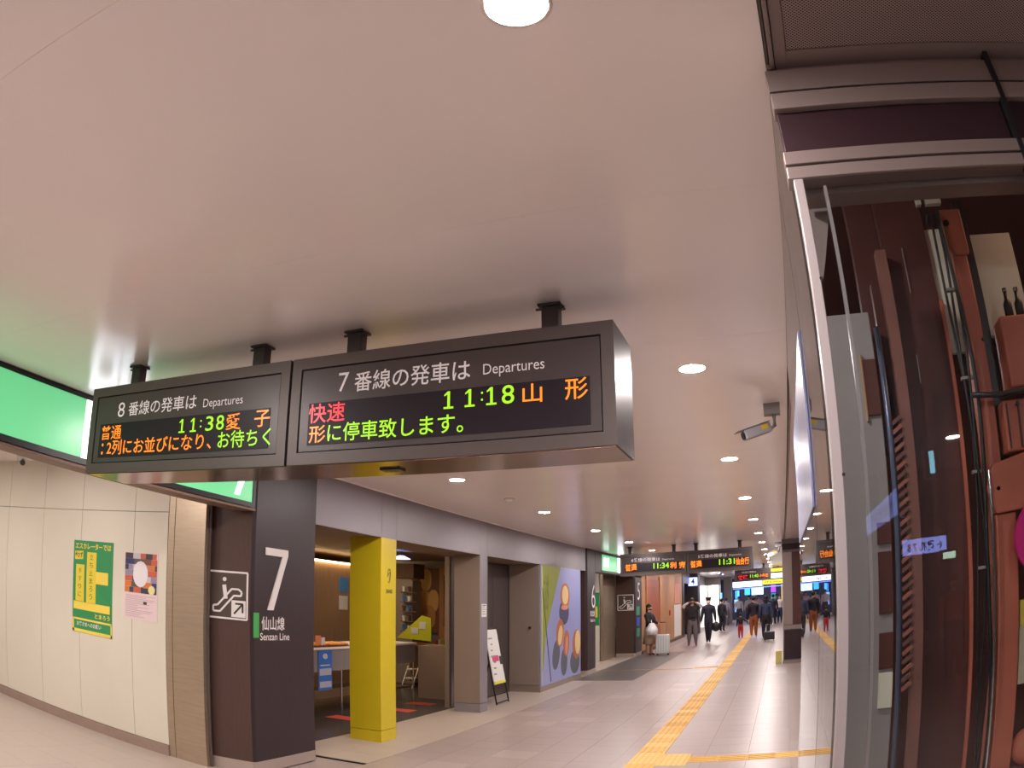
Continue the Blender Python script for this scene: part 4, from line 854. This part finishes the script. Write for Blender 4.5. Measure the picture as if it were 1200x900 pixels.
def person(label, x, y, h, heading, top, bottom, shoes=(30, 28, 30), hair=(26, 20, 20), sk=(206, 160, 134), arms=None, legs=None, group=None, long_hair=False, mask=False, skirt=None, cap=None, sleeve=None, bag=None, pack=None, tilt=0.0, child=False, near=True):
    """faces -y when heading is 0; x to the viewer's right; arms/legs give joint positions as fractions of height"""
    root = empty('person', (x, y, 0), label, 'person', group); root.rotation_euler = (0, 0, heading)
    A = {'Le': (.135, .0, .64), 'Lw': (.145, -.03, .50), 'Re': (-.135, .0, .64), 'Rw': (-.145, -.03, .50)}
    A.update(arms or {})
    Lg = {'Lk': (.055, -.015, .285), 'La': (.06, .0, .045), 'Rk': (-.055, -.015, .285), 'Ra': (-.06, .0, .045)}; Lg.update(legs or {})
    hd = 1.25 if child else 1.0
    J = {'pelvis': ((0, 0, .52), (.108, .072)), 'waist': ((0, 0, .60), (.104, .068)), 'chest': ((0, .0, .72), (.118, .075)), 'collar': ((0, .005, .800), (.075, .05)), 'neck': ((0, .002, .84), .028), 'jaw': ((0, -.012, .875), (.036*hd, .04*hd)),
         'head': ((0, -.003, .925), (.05*hd, .058*hd)), 'crown': ((0, .0, .965), (.038*hd, .044*hd)), 'Ls': ((.108, .005, .785), .048), 'Rs': ((-.108, .005, .785), .048)}
    E = [('pelvis', 'waist', 0), ('waist', 'chest', 0), ('chest', 'collar', 0), ('collar', 'neck', 3), ('neck', 'jaw', 3), ('jaw', 'head', 3), ('head', 'crown', 3), ('collar', 'Ls', 0), ('collar', 'Rs', 0)]
    slv = 0 if sleeve is None else 4
    for s_, sg in (('L', 1), ('R', -1)):
        J[s_+'e'] = (A[s_+'e'], .040); J[s_+'w'] = (A[s_+'w'], .026)
        E += [(s_+'s', s_+'e', slv), (s_+'e', s_+'w', slv)]
        d = (Vector(A[s_+'w'])-Vector(A[s_+'e'])).normalized(); side = Vector((-sg, 0, 0)); side = (side-d*side.dot(d)); side = side.normalized() if side.length > .1 else Vector((0, -1, 0))
        w0 = Vector(A[s_+'w']); nrm = d.cross(side).normalized(); spread = nrm
        J[s_+'p'] = (tuple(w0+d*.03), (.014, .022)); E.append((s_+'w', s_+'p', 3))
        for k, (off, ln) in enumerate(((-.016, .038), (-.0055, .044), (.0055, .042), (.016, .032))):
            a = w0+d*.048+spread*off; b_ = a+d*ln*.55+side*.004; c = b_+d*ln*.35+side*.012
            J['%sf%da' % (s_, k)] = (tuple(a), .0058); J['%sf%db' % (s_, k)] = (tuple(b_), .0052); J['%sf%dc' % (s_, k)] = (tuple(c), .0045)
            E += [(s_+'p', '%sf%da' % (s_, k), 3), ('%sf%da' % (s_, k), '%sf%db' % (s_, k), 3), ('%sf%db' % (s_, k), '%sf%dc' % (s_, k), 3)]
        a = w0+d*.024-spread*.024; b_ = a+d*.022-spread*.008+side*.006; J[s_+'t1'] = (tuple(a), .0065); J[s_+'t2'] = (tuple(b_), .0055); E += [(s_+'p', s_+'t1', 3), (s_+'t1', s_+'t2', 3)]
        J[s_+'h'] = ((sg*.052, 0, .48), .072); K = Lg[s_+'k']; An = Lg[s_+'a']
        J[s_+'k'] = (K, .054); J[s_+'c'] = (tuple((Vector(K)*.68+Vector(An)*.32)+Vector((0, .008, 0))), .048); J[s_+'a'] = (An, .034); J[s_+'b'] = ((An[0], An[1]-.03, An[2]-.022), (.022, .018)); J[s_+'o'] = ((An[0]+sg*.006, An[1]-.085, An[2]-.028), (.021, .014))
        J[s_+'z'] = ((An[0], An[1]+.018, An[2]-.022), (.018, .018))
        lb_ = 1 if skirt is None else 3
        E += [('pelvis', s_+'h', 1), (s_+'h', s_+'k', lb_), (s_+'k', s_+'c', lb_), (s_+'c', s_+'a', lb_), (s_+'a', s_+'b', 2), (s_+'b', s_+'o', 2), (s_+'a', s_+'z', 2)]
    J = {k: (tuple(Vector(p)*h), tuple(q*h for q in r) if isinstance(r, tuple) else r*h) for k, (p, r) in J.items()}
    me = skin_mesh(J, E, 'body')
    for c in (top, bottom, shoes, sk, sleeve or top): me.materials.append(cm(c, 0.7))
    def ch(o): o.parent = root; return o
    bo = ch(bpy.data.objects.new('body', me)); COL.objects.link(bo)
    k = h*hd; hc_ = Vector((0, -.003*h, .925*h))
    b = MB(); b.ell(hc_+Vector((0, .012*k, .018*k)), .052*k, .058*k, .058*k, cm(hair, .6), 14, 8)
    if long_hair: b.ell(hc_+Vector((0, .034*k, -.045*k)), .046*k, .034*k, .085*k, cm(hair, .6), 12, 8)
    ch(b.build('hair', smooth=True))
    for sg in (-1, 1): ch(MB().ell(hc_+Vector((sg*.02*k, -.052*k, .003*k)), .007*k, .004*k, .0045*k, cm((30, 24, 24)), 6, 4).build('eye'))
    ch(MB().ell(hc_+Vector((0, -.058*k, -.014*k)), .008*k, .012*k, .013*k, cm(sk), 6, 4).build('nose'))
    ch(MB().ell(hc_+Vector((0, -.052*k, -.036*k)), .014*k, .006*k, .004*k, cm((170, 90, 84)), 8, 4).build('mouth'))
    for sg in (-1, 1): ch(MB().ell(hc_+Vector((sg*.047*k, .002*k, -.006*k)), .005*k, .010*k, .016*k, cm(sk), 6, 5).build('ear'))
    if mask: tag(ch(MB().ell(hc_+Vector((0, -.040*k, -.026*k)), .036*k, .030*k, .030*k, cm((240, 240, 244)), 10, 6).build('face_mask', smooth=True)), 'white face mask')
    if cap:
        b = MB(); b.tube([hc_+Vector((0, 0, .028*k)), hc_+Vector((0, 0, .05*k)), hc_+Vector((0, 0, .075*k))], [.058*k, .06*k, .07*k], cm(cap), 16); b.tube([hc_+Vector((0, -.05*k, .028*k)), hc_+Vector((0, -.05*k, .034*k))], .045*k, M['black'], 14); ch(b.build('cap'))
    if skirt:
        b = MB(); pts = [(0, 0, .58*h), (0, 0, .50*h), (0, 0, .22*h)]; b.tube(pts, [.078*h, .098*h, .125*h], cm(skirt, .8), 16); ch(b.build('skirt', smooth=True))
    if pack:
        c, off = pack; ch(MB().ell((0, off*h, .70*h), .085*h, .05*h, .12*h, cm(c, .7), 12, 8).box(-.07*h, .07*h, off*h-.04*h, off*h+.04*h, .60*h, .76*h, cm(c, .7)).build('backpack', smooth=False))
    return root
def carry(name, label, cat, build):
    o = build; tag(o, label, cat); return o
woman = person('woman in a black top and beige skirt looking down, beside a silver suitcase', -4.06, 23.7, 1.62, math.radians(70), (34, 30, 34), (190, 160, 130), (36, 30, 30), long_hair=True, skirt=(196, 168, 138),
    arms={'Le': (.12, -.05, .65), 'Lw': (.07, -.15, .62), 'Re': (-.12, -.05, .65), 'Rw': (-.11, -.16, .57)})
def bag_mesh(x, y, z, sx, sy, sz, m, name): return MB().tube([(x, y, z), (x, y, z+sz*.5), (x, y, z+sz*.8), (x, y, z+sz)], [sx*.46, sx*.5, sx*.36, sx*.1], m, 12)
bg = empty('tote_bag', (-3.93, 23.45, 0.66), 'white cloth bag hanging from the arm of the woman in black', 'bag')
MB().tube([(-3.93, 23.42, .66), (-3.93, 23.42, .84), (-3.93, 23.42, 1.02)], [.17, .18, .07], cm((232, 228, 230)), 12).build('sack', bg, smooth=True); MB().tube([(-3.93, 23.42, 1.02), (-3.95, 23.44, 1.12), (-3.97, 23.48, 1.04)], .012, cm((232, 228, 230)), 6).build('strap', bg)
def suitcase(x, y, w_, d, hh, col, label, zb=0.05, rotz=0, hand=0.35):
    t = empty('suitcase', (x, y, 0), label, 'suitcase')
    b = MB().box(x-w_/2, x+w_/2, y-d/2, y+d/2, zb, zb+hh, cm(col, .35)).build('shell', t, bevel=0.03)
    for k in range(4): MB().box(x-w_/2+w_*(.17+.2*k), x-w_/2+w_*(.2+.2*k), y-d/2-0.006, y-d/2, zb+.05, zb+hh-.05, cm(tuple(int(v*.8) for v in col))).build('rib', t)
    for sx in (-1, 1):
        for sy in (-1, 1): MB().tube([(x+sx*(w_/2-.04)-.012, y+sy*(d/2-.04), .027), (x+sx*(w_/2-.04)+.012, y+sy*(d/2-.04), .027)], .027, M['black'], 10).build('wheel', t)
    if hand:
        b = MB()
        for sx in (-1, 1): b.tube([(x+sx*.1, y, zb+hh), (x+sx*.1, y, zb+hh+hand)], .009, M['rail'], 6)
        b.tube([(x-.1, y, zb+hh+hand), (x+.1, y, zb+hh+hand)], .013, M['black'], 6).build('pull_handle', t)
    return t
suitcase(-3.62, 23.6, .40, .26, .60, (206, 206, 204), 'upright silver suitcase with its handle pulled up beside the standing woman', hand=.38)
person('man with both arms raised to his head, dark vest and grey trousers, red shoes', -3.18, 27.7, 1.75, 0.15, (42, 40, 44), (108, 102, 106), (170, 44, 44), sleeve=(214, 208, 208), pack=((34, 32, 36), -.06),
    arms={'Le': (.20, -.01, .83), 'Lw': (.10, .0, .885), 'Re': (-.20, -.01, .83), 'Rw': (-.10, .0, .885)}, legs={'Lk': (.06, -.02, .28), 'La': (.075, .0, .045), 'Rk': (-.06, .0, .28), 'Ra': (-.075, .02, .045)})
person('uniformed station worker in a navy suit and cap walking towards the viewpoint', -2.75, 29.3, 1.74, 0.1, (26, 30, 50), (24, 26, 42), mask=True, cap=(22, 24, 40),
    arms={'Rw': (-.16, -.04, .49), 'Lw': (.15, .02, .50)}, legs={'Lk': (.03, -.045, .29), 'La': (.02, -.03, .06), 'Rk': (-.03, -.01, .28), 'Ra': (-.03, .07, .05)})
bg2 = empty('hand_bag', (-2.48, 29.3, .45), 'round dark bag hanging from the hand of the uniformed worker', 'bag')
MB().ell((-2.47, 29.28, .60), .17, .09, .19, M['black'], 12, 8).build('sack', bg2, smooth=True); MB().tube([(-2.5, 29.28, .76), (-2.47, 29.28, .86), (-2.44, 29.28, .76)], .012, M['black'], 6).build('strap', bg2)
person('person in dark clothes standing behind the uniformed worker', -2.93, 38.4, 1.66, 2.6, (44, 40, 48), (34, 32, 44), mask=True, legs={'Rk': (-.05, -.05, .29), 'Ra': (-.07, .03, .05)})
person('small child in a black jacket and red trousers holding an adult hand', -1.62, 31.0, 1.02, math.pi, (34, 30, 32), (176, 40, 44), child=True,
    arms={'Re': (-.155, -.0, .70), 'Rw': (-.245, .0, .68)})
person('adult in a black jacket and rust trousers seen from behind, holding the child', -1.10, 31.1, 1.68, math.pi, (30, 26, 40), (150, 84, 50), (226, 220, 222), arms={'Le': (.14, .0, .62), 'Lw': (.165, -.01, .46)}, legs={'La': (.05, .05, .06), 'Lk': (.05, -.01, .29)})
person('adult in a dark blue coat with long dark hair seen from behind pulling a case', -0.58, 30.0, 1.66, math.pi, (50, 58, 92), (26, 24, 34), long_hair=True, arms={'Re': (-.15, .02, .63), 'Rw': (-.16, .07, .47)}, legs={'Ra': (-.05, .06, .06)})
suitcase(-0.42, 28.0, .40, .30, .30, (40, 36, 42), 'low black trolley case on the floor behind the adult in dark blue', hand=.25)
for i, (x, y, h_, hdg, tp, bt, lab) in enumerate([(-3.25, 46, 1.66, math.pi, (150, 140, 150), (90, 84, 96), 'far pedestrian in pale grey next to the narrow blue screen'), (-2.55, 47, 1.70, 0, (196, 184, 180), (60, 56, 66), 'far pedestrian in cream left of the adult in black'),
        (-1.98, 48, 1.72, 0, (214, 200, 196), (56, 60, 90), 'far pedestrian in white just left of the adult in black'), (-1.32, 47, 1.70, 0, (176, 150, 140), (50, 46, 60), 'far pedestrian between the two adults seen from behind'),
        (-0.95, 49, 1.66, math.pi, (100, 96, 120), (40, 40, 60), 'far pedestrian in grey blue behind the adult in dark blue'), (-0.25, 46, 1.68, 0, (60, 100, 70), (40, 38, 50), 'far pedestrian in green near the purple screen'),
        (-0.05, 44, 1.62, 0, (206, 196, 200), (46, 50, 84), 'far pedestrian in white beside the maroon pillar'), (-0.42, 43, 1.7, math.pi, (40, 44, 60), (30, 30, 40), 'far pedestrian in black left of the one in white')]):
    person(lab, x, y, h_, hdg, tp, bt)
for i, (x, y, c) in enumerate([(2.25, -9.5, (60, 40, 50)), (2.95, -9.2, (190, 84, 60))]):
    person(('dark', 'orange')[i]+'-coated pedestrian behind the viewpoint, reflected in the front pane', x, y, 1.7, math.pi, c, (50, 40, 44))
